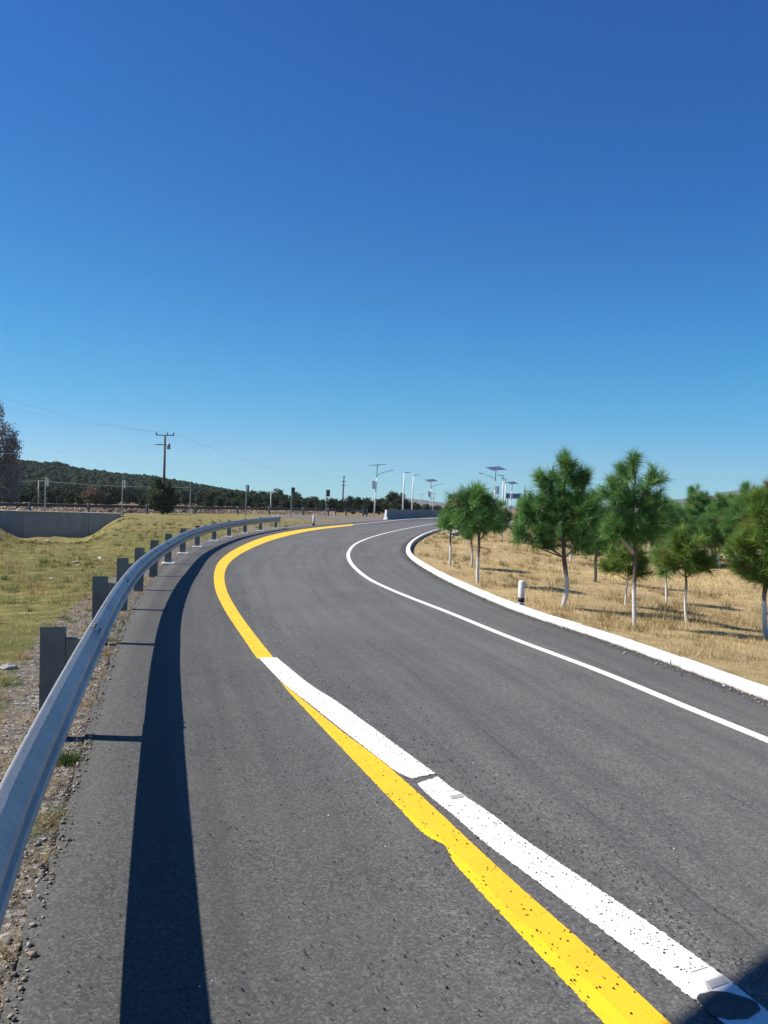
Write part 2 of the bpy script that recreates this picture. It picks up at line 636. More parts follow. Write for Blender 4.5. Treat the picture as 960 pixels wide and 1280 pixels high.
def ground_z(X, Y):
    X, Y = np.asarray(X, float), np.asarray(Y, float)
    shp = X.shape
    P = np.stack([X.ravel(), Y.ravel()], 1)
    dr, sr = seg_dist(P, ER_C)
    dl, sl = seg_dist(P, EL_C)
    right = (sr > 0)
    left = (sl < 0)
    z = np.full(len(P), -.09)
    zr = -.05 - np.minimum(dr * .075, .75) + .10 * vnoise(P[:, 0], P[:, 1], 5, 1) * np.minimum(dr / 3, 1) + .05 * vnoise(P[:, 0], P[:, 1], 1.3, 2) * np.minimum(dr, 1)
    zl = -.02 - np.minimum(dl * .015, .10) + .08 * vnoise(P[:, 0], P[:, 1], 4, 3) * np.minimum(dl / 3, 1) + .05 * vnoise(P[:, 0], P[:, 1], .9, 4) * np.minimum(dl / 1.5, 1)
    # pit
    dep = np.zeros(len(P))
    pd, _ = seg_dist(P, PIT_AX)
    dy = np.clip((P[:, 1] - 24) / (80 - 24), 0, 1)
    half = 1.5 + 5.6 * dy
    dep = 2.3 * smooth(0, 1, dy) ** .9 * (1 - smooth(.30, 1.0, pd / half))
    dep *= (P[:, 1] < 81.5)
    zl = zl - dep * (1 + .22 * vnoise(P[:, 0], P[:, 1], 2.2, 61) + .14 * vnoise(P[:, 0], P[:, 1], .8, 62))
    z[right] = zr[right]
    z[left] = zl[left]
    return z.reshape(shp)


def hit(px, py):
    """first point of the ground under a pixel"""
    d = ray(px, py)
    ts = np.geomspace(2.0, 900, 900)
    P = CAM[None] + d[None] * ts[:, None]
    g = ground_z(P[:, 0], P[:, 1])
    k = np.argmax(P[:, 2] < g)
    a, b = ts[max(k - 1, 0)], ts[k]
    for _ in range(12):
        m = (a + b) / 2
        p = CAM + d * m
        if p[2] < ground_z(np.array([p[0]]), np.array([p[1]]))[0]: b = m
        else: a = m
    return CAM + d * b


# ------------------------------------------------------------------ ground sheet
def build_ground():
    ang = np.concatenate([np.linspace(-180, -36, 70)[:-1], np.linspace(-36, 36, 300)[:-1], np.linspace(36, 180, 70)[:-1]])
    ang = np.radians(ang)
    r = np.concatenate([[.02], np.geomspace(.6, 160, 210), np.geomspace(175, 5500, 32)])
    A, R = np.meshgrid(ang, r)
    X, Y = R * np.sin(A), R * np.cos(A)
    Z = np.zeros_like(X)
    near = R < 165
    Z[near] = ground_z(X[near], Y[near])
    dl, sl = seg_dist(np.stack([X.ravel(), Y.ravel()], 1), EL_C)
    dr, sr = seg_dist(np.stack([X.ravel(), Y.ravel()], 1), ER_C)
    dk, _ = seg_dist(np.stack([X.ravel(), Y.ravel()], 1), RL_C)
    inside = ((sl > 0) & (sr < 0)).reshape(X.shape)
    Z[(R >= 165)] = -.1
    fade = smooth(90, 160, R)
    Z = np.where(near, Z * (1 - fade) - .1 * fade, Z)
    Z[inside] = np.minimum(Z[inside], -.09)
    n, m = X.shape
    idx = np.arange(n * m).reshape(n, m)
    a = idx[:-1, :]; b = np.roll(idx, -1, 1)[:-1, :]; c = np.roll(idx, -1, 1)[1:, :]; d = idx[1:, :]
    Fc = np.stack([a, d, c, b], -1).reshape(-1, 4)
    V = np.stack([X, Y, Z], -1).reshape(-1, 3)
    straw = (sr > 0) * 1.0
    straw = np.maximum(straw, smooth(30, 70, V[:, 1]) * .22 * (sl < 0))
    # gravel: just behind the guardrail, and the whole verge where it ends
    g = (sl < 0) * (1 - smooth(.45, 1.5, dl)) * (.66 + .24 * smooth(6, 9, V[:, 1]))
    g = np.maximum(g, (sl < 0) * (1 - smooth(2.0, 5.5, dl)) * smooth(42, 55, V[:, 1]) * .75)
    g = np.maximum(g, (sr > 0) * (1 - smooth(.15, .8, dr)) * .42)
    g = np.maximum(g, ((sl < 0) & (V[:, 1] > 86) & (V[:, 1] < 125) & (V[:, 0] > -14)) * .62)
    field = (R.ravel() > 125) * 1.0
    col = np.stack([straw, g, field], 1)
    o = mesh_np("ground", V, Fc, M['ground'], smooth_=True, col=col)
    tag(o, "dry grass and gravel ground around the curved ramp", kind="structure")


build_ground()


# ------------------------------------------------------------------ road, kerb, markings
def build_road():
    n = 420
    # denser stations near the camera
    def dens(P):
        P, s = resample(P, step=.15)
        w = 1 / (4 + np.linalg.norm(P, axis=1))
        c = np.cumsum(w); c = (c - c[0]) / (c[-1] - c[0])
        q = np.linspace(0, 1, n)
        return np.stack([np.interp(q, c, P[:, 0]), np.interp(q, c, P[:, 1])], 1)
    L, R = dens(EDGE_L), dens(EDGE_R)
    nl, _ = normals2(L)
    L = L + nl * (RNG.normal(0, .012, n) + .03 * vnoise(L[:, 0], L[:, 1], .35, 8))[:, None]
    k = 24
    u = np.linspace(0, 1, k)
    P = L[:, None] * (1 - u)[None, :, None] + R[:, None] * u[None, :, None]
    V = np.concatenate([P, np.zeros((n, k, 1))], 2)
    lo = np.concatenate([L + nl * .02, np.full((n, 1), -.12)], 1)[:, None]
    hi = np.concatenate([R, np.full((n, 1), -.12)], 1)[:, None]
    V = np.concatenate([lo, V, hi], 1)
    s = np.concatenate([[0], np.cumsum(np.linalg.norm(np.diff(L, axis=0), axis=1))])
    UV = np.stack(np.broadcast_arrays(np.concatenate([[0], u, [1]])[None, :], s[:, None]), -1)
    kk = k + 2
    idx = np.arange(n * kk).reshape(n, kk)
    Fc = np.stack([idx[:-1, :-1], idx[:-1, 1:], idx[1:, 1:], idx[1:, :-1]], -1).reshape(-1, 4)
    o = mesh_np("road", V.reshape(-1, 3), Fc, M['asphalt'], uv=UV.reshape(-1, 2))
    tag(o, "grey asphalt exit ramp curving away between guardrail and white kerb", kind="structure")


build_road()


def sweep(name, path, profile, mat, parent=None, closed=True, smooth_=False, caps=True):
    """sweep a (offset to the LEFT of travel, z) profile along a plan path"""
    N, T = normals2(path)
    prof = np.asarray(profile)
    n, k = len(path), len(prof)
    V = np.zeros((n, k, 3))
    V[:, :, :2] = path[:, None, :2] + N[:, None, :] * prof[None, :, 0, None]
    V[:, :, 2] = prof[None, :, 1] + (path[:, 2][:, None] if path.shape[1] > 2 else 0)
    idx = np.arange(n * k).reshape(n, k)
    nx = np.roll(idx, -1, 1) if closed else idx[:, 1:]
    cu = idx if closed else idx[:, :-1]
    Fq = np.stack([cu[:-1], nx[:-1], nx[1:], cu[1:]], -1).reshape(-1, 4)
    me = bpy.data.meshes.new(name)
    faces = [tuple(int(i) for i in f) for f in Fq]
    if closed and caps:
        faces += [tuple(int(i) for i in idx[0][::-1]), tuple(int(i) for i in idx[-1])]
    me.from_pydata([tuple(map(float, v)) for v in V.reshape(-1, 3)], [], faces)
    bm = bmesh.new(); bm.from_mesh(me)
    bmesh.ops.recalc_face_normals(bm, faces=bm.faces)
    bm.to_mesh(me); bm.free()
    if smooth_:
        for p in me.polygons[:len(Fq)]: p.use_smooth = True
    return link(name, me, mat, parent)


# kerb: worn, slightly wavy
kp = KERB.copy()
kn, _ = normals2(kp)
kp += kn * (.012 * vnoise(kp[:, 0], kp[:, 1], .7, 21) + RNG.normal(0, .003, len(kp)))[:, None]
kz = .012 * vnoise(kp[:, 0], kp[:, 1], 1.1, 22)
kp3 = np.column_stack([kp, kz])
kprof = [(.0, -.1), (.0, .055), (-.028, .083), (-.14, .088), (-.16, .072), (-.175, -.25)]
ki = 0; kcount = 0
while ki < len(kp3) - 1:
    ke = min(len(kp3) - 1, ki + random.randint(10, 17))
    if len(kp3) - 1 - ke < 6: ke = len(kp3) - 1
    seg = kp3[ki:ke + 1].copy()
    seg[-1, :2] += (seg[-2, :2] - seg[-1, :2]) * .045
    ja, jb = random.uniform(-.006, .006), random.uniform(-.007, .007)
    o = sweep("kerb", seg, [(a + ja, b + (jb if b > 0 else 0)) for a, b in kprof], M['kerb'])
    tag(o, "length of white painted kerb along the inside of the curve", kind="structure")
    ki = ke
# returning kerb on the far side of the island's nose
kb = catmull([TIP + (.25, .2), TIP + (1.3, -2.2), hit(562, 670)[:2], hit(566, 673)[:2]], .4)
kbz = np.interp(np.arange(len(kb)), [0, len(kb) - 1], [0.02, hit(566, 673)[2] + .02])
o = sweep("kerb", np.column_stack([kb, kbz]), [(.08, -.3), (.08, .08), (.06, .11), (-.07, .11), (-.09, .08), (-.09, -.3)], M['kerb'])
tag(o, "short white kerb returning behind the nose of the island", kind="structure")


def strip(left_px, right_px, name, mat, z, label, n=260, both=None):
    if both is None:
        Lp, Rp = catmull(fl(left_px), .1), catmull(fl(right_px), .1)
    else:
        Lp, Rp = both
    def dens(P):
        P, s = resample(P, step=.05)
        w = 1 / (2 + np.linalg.norm(P, axis=1))
        c = np.cumsum(w); c = (c - c[0]) / (c[-1] - c[0])
        q = np.linspace(0, 1, n)
        return np.stack([np.interp(q, c, P[:, 0]), np.interp(q, c, P[:, 1])], 1)
    L, R = dens(Lp), dens(Rp)
    s = np.concatenate([[0], np.cumsum(np.linalg.norm(np.diff(L, axis=0), axis=1))])
    k = 5
    u = np.linspace(0, 1, k)
    P = L[:, None] * (1 - u)[None, :, None] + R[:, None] * u[None, :, None]
    V = np.concatenate([P, np.full((n, k, 1), z)], 2)
    UV = np.stack(np.broadcast_arrays(u[None, :], s[:, None]), -1)
    idx = np.arange(n * k).reshape(n, k)
    Fc = np.stack([idx[:-1, :-1], idx[:-1, 1:], idx[1:, 1:], idx[1:, :-1]], -1).reshape(-1, 4)
    en = np.broadcast_to(np.clip(np.minimum(s, s[-1] - s) / .14, 0, 1)[:, None], (n, k)).reshape(-1)
    o = mesh_np(name, V.reshape(-1, 3), Fc, mat, uv=UV.reshape(-1, 2), col=np.repeat(en[:, None], 3, 1))
    return tag(o, label, kind="structure")


# yellow shoulder line, far piece (plain yellow)
far_l = [(321, 824), (300, 793), (281, 764), (269, 738), (267.5, 716), (275, 700), (300, 683), (340, 668.5), (390, 660), (440, 655.2)]
far_r = [(344, 824), (319, 793), (298, 764), (284, 738), (281.5, 716), (290, 701), (314, 686), (350, 672.5), (396, 662.3), (442, 656.8)]
strip(far_l, far_r, "road_marking", M['yellow'], .003, "solid yellow shoulder line on the outside of the curve")
# near piece: two coats, the lower one paler and wider
near_r = [(915, 1350), (840, 1280), (784, 1228), (727, 1176), (643, 1102), (608, 1070), (558, 1023), (517, 985), (480, 953), (430, 916), (385, 880), (350, 852)]
near_l = [(818, 1350), (752, 1280), (714, 1240), (643, 1164), (584, 1100), (562, 1074), (554, 1056), (534, 1047), (487, 1000), (448, 959), (395, 902), (360, 864), (345, 845)]
near_m = [(862, 1350), (786, 1280), (740, 1233), (670, 1170), (605, 1105), (568, 1066), (541, 1043), (490, 1000), (450, 959), (397, 902), (361, 864), (346, 845)]
strip(near_l, near_r, "road_marking", M['yellow_old'], .0015, "pale yellow first coat of the shoulder line")
strip(near_m, near_r, "road_marking", M['yellow'], .003, "deeper yellow second coat of the shoulder line")
# white merge line painted over the yellow
wa_l = [(321.5, 822), (338, 840), (354, 856), (391, 885), (425, 912.5), (462, 941), (498, 968), (517, 975.5)]
wa_r = [(347, 822), (370, 841), (392, 858), (424, 878), (450, 897), (475, 915), (503, 936), (548, 968.5)]
strip(wa_l, wa_r, "road_marking", M['white'], .0048, "white stripe painted over the start of the yellow line")
wb_l = [(518.5, 979), (531, 992.5), (566, 1021), (600, 1052), (643, 1084), (727, 1147), (800, 1202), (850, 1240), (900, 1280), (985, 1350)]
wb_r = [(547, 969.5), (568, 986.5), (596, 1004), (619, 1020), (660, 1051), (747, 1109), (827, 1163), (914, 1226), (975, 1275), (1060, 1342)]
strip(wb_l, wb_r, "road_marking", M['white'], .0045, "wide white stripe beside the yellow shoulder line")
# white lane edge line
cl_px = [(1100, 985), (1030, 955), (960, 926), (860, 885), (750, 839.5), (640, 798), (560, 765.5), (500, 742), (465, 726), (447, 713), (437, 701), (436, 690), (447, 678.5), (478, 667.5), (520, 658.5), (548, 654), (580, 650.5), (640, 647)]
clc, _ = resample(catmull(fl(cl_px), .15), step=.15)
cn, _ = normals2(clc)
strip(None, None, "road_marking", M['white'], .005, "thin white edge line sweeping round the inside of the lane", 420, (clc + cn * .065, clc - cn * .065))
# left edge line beyond the yellow, towards the barrier
fe = catmull(fl([(438, 656.0), (470, 653), (505, 649.3), (530, 648), (560, 647.2), (620, 646.5)]), .3)
fe, _ = resample(fe, step=.5)
fn, _ = normals2(fe)
wd = np.interp(np.linspace(0, 1, len(fe)), [0, .3, .5, .7, 1], [.10, .10, .14, .5, .9])[:, None]
strip(None, None, "road_marking", M['white'], .006, "far white edge line widening beside the concrete barrier", 160, (fe + fn * wd, fe - fn * wd))
# bitumen patch left by a lost stud
pc = flat(909, 1259)
bm = bmesh.new()
ring = [bm.verts.new((pc[0] + (.105 + .012 * math.sin(3 * a + 1) + random.uniform(-.004, .004)) * math.cos(a) * 1.0, pc[1] + (.08 + random.uniform(-.005, .005)) * math.sin(a), .0055)) for a in np.linspace(0, 2 * math.pi, 28, endpoint=False)]
f = bm.faces.new(ring)
ex = bmesh.ops.extrude_face_region(bm, geom=[f])
bmesh.ops.translate(bm, verts=[v for v in ex['geom'] if isinstance(v, bmesh.types.BMVert)], vec=(0, 0, .0035))
me = bpy.data.meshes.new("road_patch"); bmesh.ops.recalc_face_normals(bm, faces=bm.faces); bm.to_mesh(me); bm.free()
tag(link("road_patch", me, M['tar']), "round black bitumen patch on the white stripe", kind="structure")


# raised road studs
def stud(px, py, label, ang, s=1.0):
    p = flat(px, py)
    t = empty("road_stud", (p[0], p[1], .0045), label, "road stud", "raised studs on the white stripe", ang)
    bm = bmesh.new()
    lo = [bm.verts.new((x * .056 * s, y * .052 * s, 0)) for x, y in ((-1, -1), (1, -1), (1, 1), (-1, 1))]
    hi = [bm.verts.new((x * .043 * s, y * .026 * s, .013 * s)) for x, y in ((-1, -1), (1, -1), (1, 1), (-1, 1))]
    bm.faces.new(hi)
    for i in range(4): bm.faces.new((lo[i], lo[(i + 1) % 4], hi[(i + 1) % 4], hi[i]))
    me = bpy.data.meshes.new("body"); bmesh.ops.recalc_face_normals(bm, faces=bm.faces); bm.to_mesh(me); bm.free()
    link("body", me, M['post_white'], t)
    for sg in (-1, 1):
        q = MB()
        q.box((0, sg * .040 * s, .0075 * s), (.078 * s, .002, .024 * s), Matrix.Rotation(sg * rad(63), 4, 'X'))
        q.build("reflector", M['pole_conc'], t)


stud(884, 1224, "white raised stud beside the bitumen patch on the wide white stripe", rad(28), 1.15)
stud(566, 995, "white raised stud where the two white stripes meet", rad(30), 1.1)


# ------------------------------------------------------------------ guardrail
def beam_profile(z0):
    front = [(-.000, .312), (.006, .309), (.030, .288), (.076, .236), (.082, .226), (.082, .205), (.076, .195), (.012, .166), (.006, .156), (.012, .146), (.076, .117), (.082, .107), (.082, .086), (.076, .076), (.030, .022), (.006, .003), (.0, .0)]
    th = .0035
    back = [(a - th, b + (0.0)) for a, b in front[::-1]]
    return [(-a, b + z0) for a, b in front + back]   # negative = to the right of travel = road side


def bolt_mb(mb, p, n, r=.016):
    p, n = Vector(p), Vector(n).normalized()
    mb.tube([p - n * .004, p + n * .006, p + n * .014], [r, r, r * .55], 8)


g = empty("guardrail", (RAIL[0][0], RAIL[0][1], 0), "galvanised W-beam guardrail curving along the outside of the ramp", "guardrail")
INV = Matrix.Translation(Vector((-RAIL[0][0], -RAIL[0][1], 0)))


def under(o, root=g, inv=INV):
    o.parent = root
    o.matrix_parent_inverse = inv
    return o


RN_N, RN_T = normals2(RAIL)
post_px = [63, 123, 151, 172.5, 191, 209.5, 227.5, 246, 267, 286, 306, 325.5, 345.5]
uu = np.array([proj((p[0] + n[0] * .25, p[1] + n[1] * .25, .78))[0] if p[1] > 1.0 else -999 for p, n in zip(RAIL, RN_N)])
post_s = []
for px in post_px:
    k = np.argmin(np.abs(uu - px))
    post_s.append(RAIL_S[k])
post_s = [post_s[0] - 7.4, post_s[0] - 3.75] + post_s
print("post s", [round(float(s), 1) for s in post_s])
# beams, lapped at each second post
cuts = [0.0] + [s + .2 for s in post_s[0::1]] + [RAIL_S[-1]]
cuts = sorted(set(round(c, 2) for c in cuts if 0 <= c <= RAIL_S[-1]))
for i in range(len(cuts) - 1):
    a, b = cuts[i], cuts[i + 1]
    if b - a < .5: continue
    q = np.arange(a - .0, b + .16, .15)
    q = np.clip(q, 0, RAIL_S[-1])
    q = np.unique(q)
    path = np.stack([np.interp(q, RAIL_S, RAIL[:, 0]), np.interp(q, RAIL_S, RAIL[:, 1])], 1)
    n, _ = normals2(path)
    off = -.0018 if i % 2 else .0018
    path = path + n * off + np.array([0, 0])
    z = np.full(len(path), .448) + (.0012 if i % 2 else -.0012)
    under(sweep("beam", np.column_stack([path, z]), beam_profile(0), M['galv'], smooth_=False))
# flared end piece
q = np.linspace(RAIL_S[-1] - .3, RAIL_S[-1], 4)
path = np.stack([np.interp(q, RAIL_S, RAIL[:, 0]), np.interp(q, RAIL_S, RAIL[:, 1])], 1)
t_end = RN_T[-1]; n_end = RN_N[-1]
tail = [path[-1] + t_end * (.06 * k) + n_end * (.02 * k * k) for k in range(1, 6)]
path = np.vstack([path, tail])
under(sweep("end_wing", np.column_stack([path, np.full(len(path), .44)]), [(-.09, 0), (-.09, .33), (-.08, .34), (.01, .34), (.015, .33), (.015, .0)], M['galv']))

for s in post_s:
    if s < 0: continue
    p = np.array([np.interp(s, RAIL_S, RAIL[:, 0]), np.interp(s, RAIL_S, RAIL[:, 1])])
    k = int(np.argmin(np.abs(RAIL_S - s)))
    n, t = RN_N[k], RN_T[k]
    ang = math.atan2(n[1], n[0])
    R = Matrix.Rotation(ang, 4, 'Z')            # local x = away from the road, local y = back along the rail
    lx = random.uniform(-.012, .012); ly = random.uniform(-.01, .01)
    def W(x, y, z): return (p[0] + n[0] * (x + lx * z) + -n[1] * (y + ly * z), p[1] + n[1] * (x + lx * z) + n[0] * (y + ly * z), z)
    far_post = s > post_s[8]
    top = .80 if not far_post else .775
    # C section, web towards the oncoming side
    prof = [(0.135, -.05), (.305, -.05), (.305, .045), (.296, .045), (.296, -.041), (.144, -.041), (.144, .045), (.135, .045)]
    prof = [(x, -y) for x, y in prof]
    bm = bmesh.new()
    lo = [bm.verts.new(W(x, y, -.25)) for x, y in prof]
    hi = [bm.verts.new(W(x, y, top)) for x, y in prof]
    m = len(prof)
    for i in range(m): bm.faces.new((lo[i], lo[(i + 1) % m], hi[(i + 1) % m], hi[i]))
    bm.faces.new(lo[::-1]); bm.faces.new(hi)
    bmesh.ops.recalc_face_normals(bm, faces=bm.faces)
    me = bpy.data.meshes.new("post"); bm.to_mesh(me); bm.free()
    post = under(link("post", me, M['galv_post']))
    mb = MB()
    mb.box(W(.070, .0, .61), (.128, .09, .20), R, .004)
    blk = mb.build("spacer_block", M['galv_post']); blk.parent = post
    if post_s[2] - .1 < s < post_s[9]:
        def bolt(c, nn_, r):
            mb = MB(); bolt_mb(mb, c, nn_, r); b_ = mb.build("bolt", M['galv_post']); b_.parent = post
        bolt((p[0] - n[0] * .008, p[1] - n[1] * .008, .604), (-n[0], -n[1], 0), .02)
        for dy in (-.07, .07):
            for xx, zz in ((.060, .704), (.028, .744)):
                bolt((p[0] - n[0] * xx - t[0] * (dy - .35), p[1] - n[1] * xx - t[1] * (dy - .35), zz), (-n[0] * .75, -n[1] * .75, .66), .0115)
    if s > post_s[6]:
        mb = MB()
        gz = float(ground_z(np.array([p[0] + n[0] * .23]), np.array([p[1] + n[1] * .23]))[0])
        mb.box((p[0] + n[0] * .2, p[1] + n[1] * .2, gz + .015), (.36, .30, .09), R, .02)
        ft = mb.build("footing", M['post_white']); ft.parent = post


# ------------------------------------------------------------------ delineator posts
def delineator(px, py, H, rr, label, band=(.06, .16)):
    p = hit(px, py)
    t = empty("delineator_post", p, label, "delineator post", "white marker posts at the road edge")
    mb = MB(); mb.tube([(0, 0, -.2), (0, 0, H - .03), (0, 0, H - .008), (0, 0, H)], [rr, rr, rr * .85, rr * .5], 14); mb.build("shaft", M['post_white'], t)
    mb = MB(); mb.tube([(0, 0, band[0]), (0, 0, band[1])], rr + .003, 14); mb.build("band", M['black'], t)
    return t


p_ = hit(651, 765); sc_ = np.linalg.norm(p_ - CAM)
delineator(651, 765, 38.5 / F * sc_, .052 * sc_ / 14, "white marker post with a black band just behind the white kerb", (.18, .255))
p_ = hit(392, 657); sc_ = np.linalg.norm(p_ - CAM)
delineator(392, 657, 12.5 / F * sc_, .09, "white marker post with a black foot on bare ground past the guardrail end", (.0, .20))
p_ = np.array([*TIP, 0]); sc_ = np.linalg.norm(p_ - CAM)
t = empty("delineator_post", (TIP[0] + .35, TIP[1] - .4, .0), "plain white marker post at the nose of the kerb", "delineator post", "white marker posts at the road edge")
mb = MB(); mb.tube([(0, 0, -.3), (0, 0, .76), (0, 0, .79)], [.075, .075, .05], 12); mb.build("shaft", M['post_white'], t)


# ------------------------------------------------------------------ leaves, needles, blades: bulk geometry
def unit(n):
    v = RNG.normal(size=(n, 3))
    return v / np.linalg.norm(v, axis=1)[:, None]


def perp(d):
    a = np.cross(d, unit(len(d)))
    return a / (np.linalg.norm(a, axis=1)[:, None] + 1e-9)


def needle_mesh(C, D, count, length, width, col_lo, col_hi, droop=.25, shoot=.14):
    """tufts of needles: C centres, D shoot directions -> triangles"""
    n = len(C)
    k = count
    Cc = np.repeat(C, k, 0)
    Dd = np.repeat(D, k, 0)
    N = n * k
    along = RNG.uniform(-shoot, shoot * .6, N)
    side = perp(Dd)
    spread = RNG.uniform(.35, 1.15, N)
    nd = Dd * np.cos(spread)[:, None] + side * np.sin(spread)[:, None]
    L = length * RNG.uniform(.65, 1.15, N)
    nd[:, 2] -= droop * RNG.uniform(.2, 1, N)
    nd /= np.linalg.norm(nd, axis=1)[:, None]
    base = Cc + Dd * along[:, None]
    tip = base + nd * L[:, None]
    w = perp(nd) * (width * RNG.uniform(.7, 1.2, N))[:, None]
    V = np.stack([base - w / 2, base + w / 2, tip], 1).reshape(-1, 3)
    Fc = np.arange(N * 3).reshape(N, 3)
    tc = RNG.uniform(0, 1, n)
    f = np.clip(np.repeat(tc, k) * .7 + RNG.uniform(0, .3, N), 0, 1)[:, None]
    col = np.array(col_lo)[None] * (1 - f) + np.array(col_hi)[None] * f
    brown = np.repeat(RNG.uniform(size=n) < .02, k) | (RNG.uniform(size=N) < .025)
    col[brown] = (.22, .14, .06)
    return V, Fc, np.repeat(col, 3, 0)


def lobe_points(lobes, spacing):
    C, D = [], []
    for (c, r) in lobes:
        c, r = np.asarray(c, float), np.asarray(r, float)
        area = 4 * math.pi * ((r[0] * r[1]) ** 1.6 + (r[0] * r[2]) ** 1.6 + (r[1] * r[2]) ** 1.6) ** (1 / 1.6) / 3 ** (1 / 1.6)
        n = max(10, int(area / spacing ** 2))
        d = unit(n)
        rr = RNG.uniform(.62, 1.0, n) ** .7
        C.append(c + d * r * rr[:, None])
        D.append(d)
        m = max(3, n // 7)
        d2 = unit(m)
        C.append(c + d2 * r * RNG.uniform(.1, .6, m)[:, None]); D.append(d2)
    C, D = np.vstack(C), np.vstack(D)
    D = D * .75 + np.array([0, 0, .62])
    D /= np.linalg.norm(D, axis=1)[:, None]
    return C, D


def make_pine(root, lobes, trunk_pts, r0, S, seed=0, nl=.205, count=70, spacing=.155, col=((.050, .138, .038), (.225, .42, .105)), fork=None, bark='bark'):
    """lobes in metres relative to root; trunk a polyline; S a size factor for needles"""
    tp = catmull(trunk_pts, .12)
    rr = np.interp(np.linspace(0, 1, len(tp)), [0, .04, .5, 1], [r0 * 1.35, r0, r0 * .8, r0 * .25])
    tp = tp + (np.column_stack([vnoise(tp[:, 2] * 1.0, tp[:, 2] * 0 + seed, .35, seed % 50), vnoise(tp[:, 2], tp[:, 2] * 0 + seed + 9, .35, seed % 50 + 1), 0 * tp[:, 2]]) * r0 * 1.1)
    rr = rr * (1 + .10 * np.sin(np.arange(len(rr)) * 1.7 + seed) * RNG.uniform(0, 1, len(rr)))
    mb = MB(); mb.tube([tuple(p) for p in tp], list(rr), 10); mb.build("trunk", M[bark], root)
    # limbs from the trunk to the lobes
    for (c, r) in lobes:
        c = np.asarray(c, float)
        i0 = np.argmin(np.abs(tp[:, 2] - (max(fork or 0, c[2] - np.linalg.norm(c[:2] - tp[-1][:2]) * .9 - .15))))
        a = tp[i0]
        if np.linalg.norm(c - a) < .25 * S: continue
        mid = (a + c) / 2 + np.array([0, 0, -.08 * np.linalg.norm(c - a)])
        pp = catmull([a, mid, c], .1)
        ra = r0 * .42
        mb = MB(); mb.tube([tuple(p) for p in pp], list(np.linspace(ra, ra * .3, len(pp))), 6); mb.build("branch", M['limb'], root)
    C, D = lobe_points(lobes, spacing * S)
    V, Fc, col_ = needle_mesh(C, D, count, nl * S, 0.0092 * S, *col)
    mesh_np("crown", V, Fc, M['needle'], root, col=col_)


def pine_px(base, lobes_px, label, r_px=3.6, trunk_mid=None, seed=0, fork_y=None, group="planted pines on the dry grass island", count=70, spacing=.155, col=((.050, .138, .038), (.225, .42, .105)), dv=.35, bark='bark'):
    P = hit(*base)
    r_px *= .68
    dist = P[1]
    m = dist / F
    root = empty("pine_tree", P, label, "pine tree", group)
    rs = random.Random(seed)
    lobes = []
    for i, (cx, cy, rx, ry) in enumerate(lobes_px):
        w = at(cx, cy, dist) - P
        v = rs.uniform(-dv, dv) * 26 * m
        lobes.append(((w[0], v, w[2]), (rx * m * .86, (rx * .6 + ry * .4) * m * .86, ry * m * .86)))
    topc = min(lobes_px, key=lambda l: l[1] - l[3] * .3)
    w = at(topc[0], topc[1] + topc[3] * .2, dist) - P
    pts = [np.array((0, 0, -.15)), np.array((0, 0, 0.0))]
    if trunk_mid:
        for (x, y) in trunk_mid:
            q = at(x, y, dist) - P
            pts.append(np.array((q[0], 0, q[2])))
    pts.append(np.array((w[0], 0, w[2])))
    fork = None
    if fork_y: fork = (at(base[0], fork_y, dist) - P)[2]
    S = m * 75     # needles scale with the tree's own size
    make_pine(root, lobes, pts, r_px * m, min(max(S, .75), 1.6), seed, fork=fork, count=count, spacing=spacing, col=col, bark=bark)
    return root


GREEN_L = ((.065, .14, .024), (.27, .40, .08))
pine_px((703, 759), [(707, 579, 10, 14), (705, 608, 25, 28), (681, 602, 11, 19), (729, 604, 11, 17), (667, 634, 15, 22), (673, 667, 17, 18), (648, 663, 9, 15), (703, 642, 28, 28), (728, 645, 17, 32), (722, 677, 16, 13), (690, 682, 14, 9)],
        "tall bushy pine with low spreading side boughs behind the black-banded marker post", 4.4, [(709, 735), (706, 697), (705, 660)], 1, 697)
tall_pine = pine_px((792, 783), [(793.5, 580, 6, 13), (783, 594, 9, 14), (815, 598, 13, 14), (766, 616, 15, 20), (819, 626, 14, 20), (794, 628, 22, 26), (786, 655, 32, 24), (815, 658, 17, 22), (770, 664, 14, 14), (797, 672, 20, 11)],
        "tallest pine with an open feathery top and a crooked pale bough", 4.0, [(793, 740), (794, 690), (793, 650)], 2, 690, count=64)
_P = np.array(tall_pine.location)
mb = MB(); mb.tube([tuple(at(x, y, _P[1] - .06) - _P) for x, y in ((792, 692), (786, 684), (779, 676), (774, 666))], [.035, .03, .024, .015], 7)
mb.build("branch", simple("pale_limb", (.50, .42, .35), (.36, .29, .23), 20, .9), tall_pine)
pine_px((857, 778), [(856, 680, 22, 16), (836, 699, 17, 15), (878, 703, 17, 15), (857, 703, 24, 14), (848, 675, 12, 12)],
        "low flat-crowned pine with a thin straight stem and a dark pool of shade", 3.0, [(857, 740), (857, 722)], 3, 724, col=GREEN_L)
pine_px((958, 797), [(948, 640, 20, 26), (955, 676, 34, 36), (926, 690, 20, 24), (960, 720, 32, 14), (985, 655, 28, 40), (990, 700, 30, 26), (940, 712, 18, 14), (972, 622, 18, 20)],
        "broad pine cut by the edge of the picture above a whitewashed trunk", 4.6, [(957, 760), (957, 730)], 4, 735, col=GREEN_L)
pine_px((743, 727), [(745, 622, 8, 10), (744, 650, 14, 26), (757, 652, 14, 22), (753, 674, 22, 20), (744, 688, 14, 8), (770, 680, 12, 14)],
        "pine with a narrow brownish stem standing in the shade between the two tallest pines", 3.2, [(744, 712)], 5, 695, bark='limb')
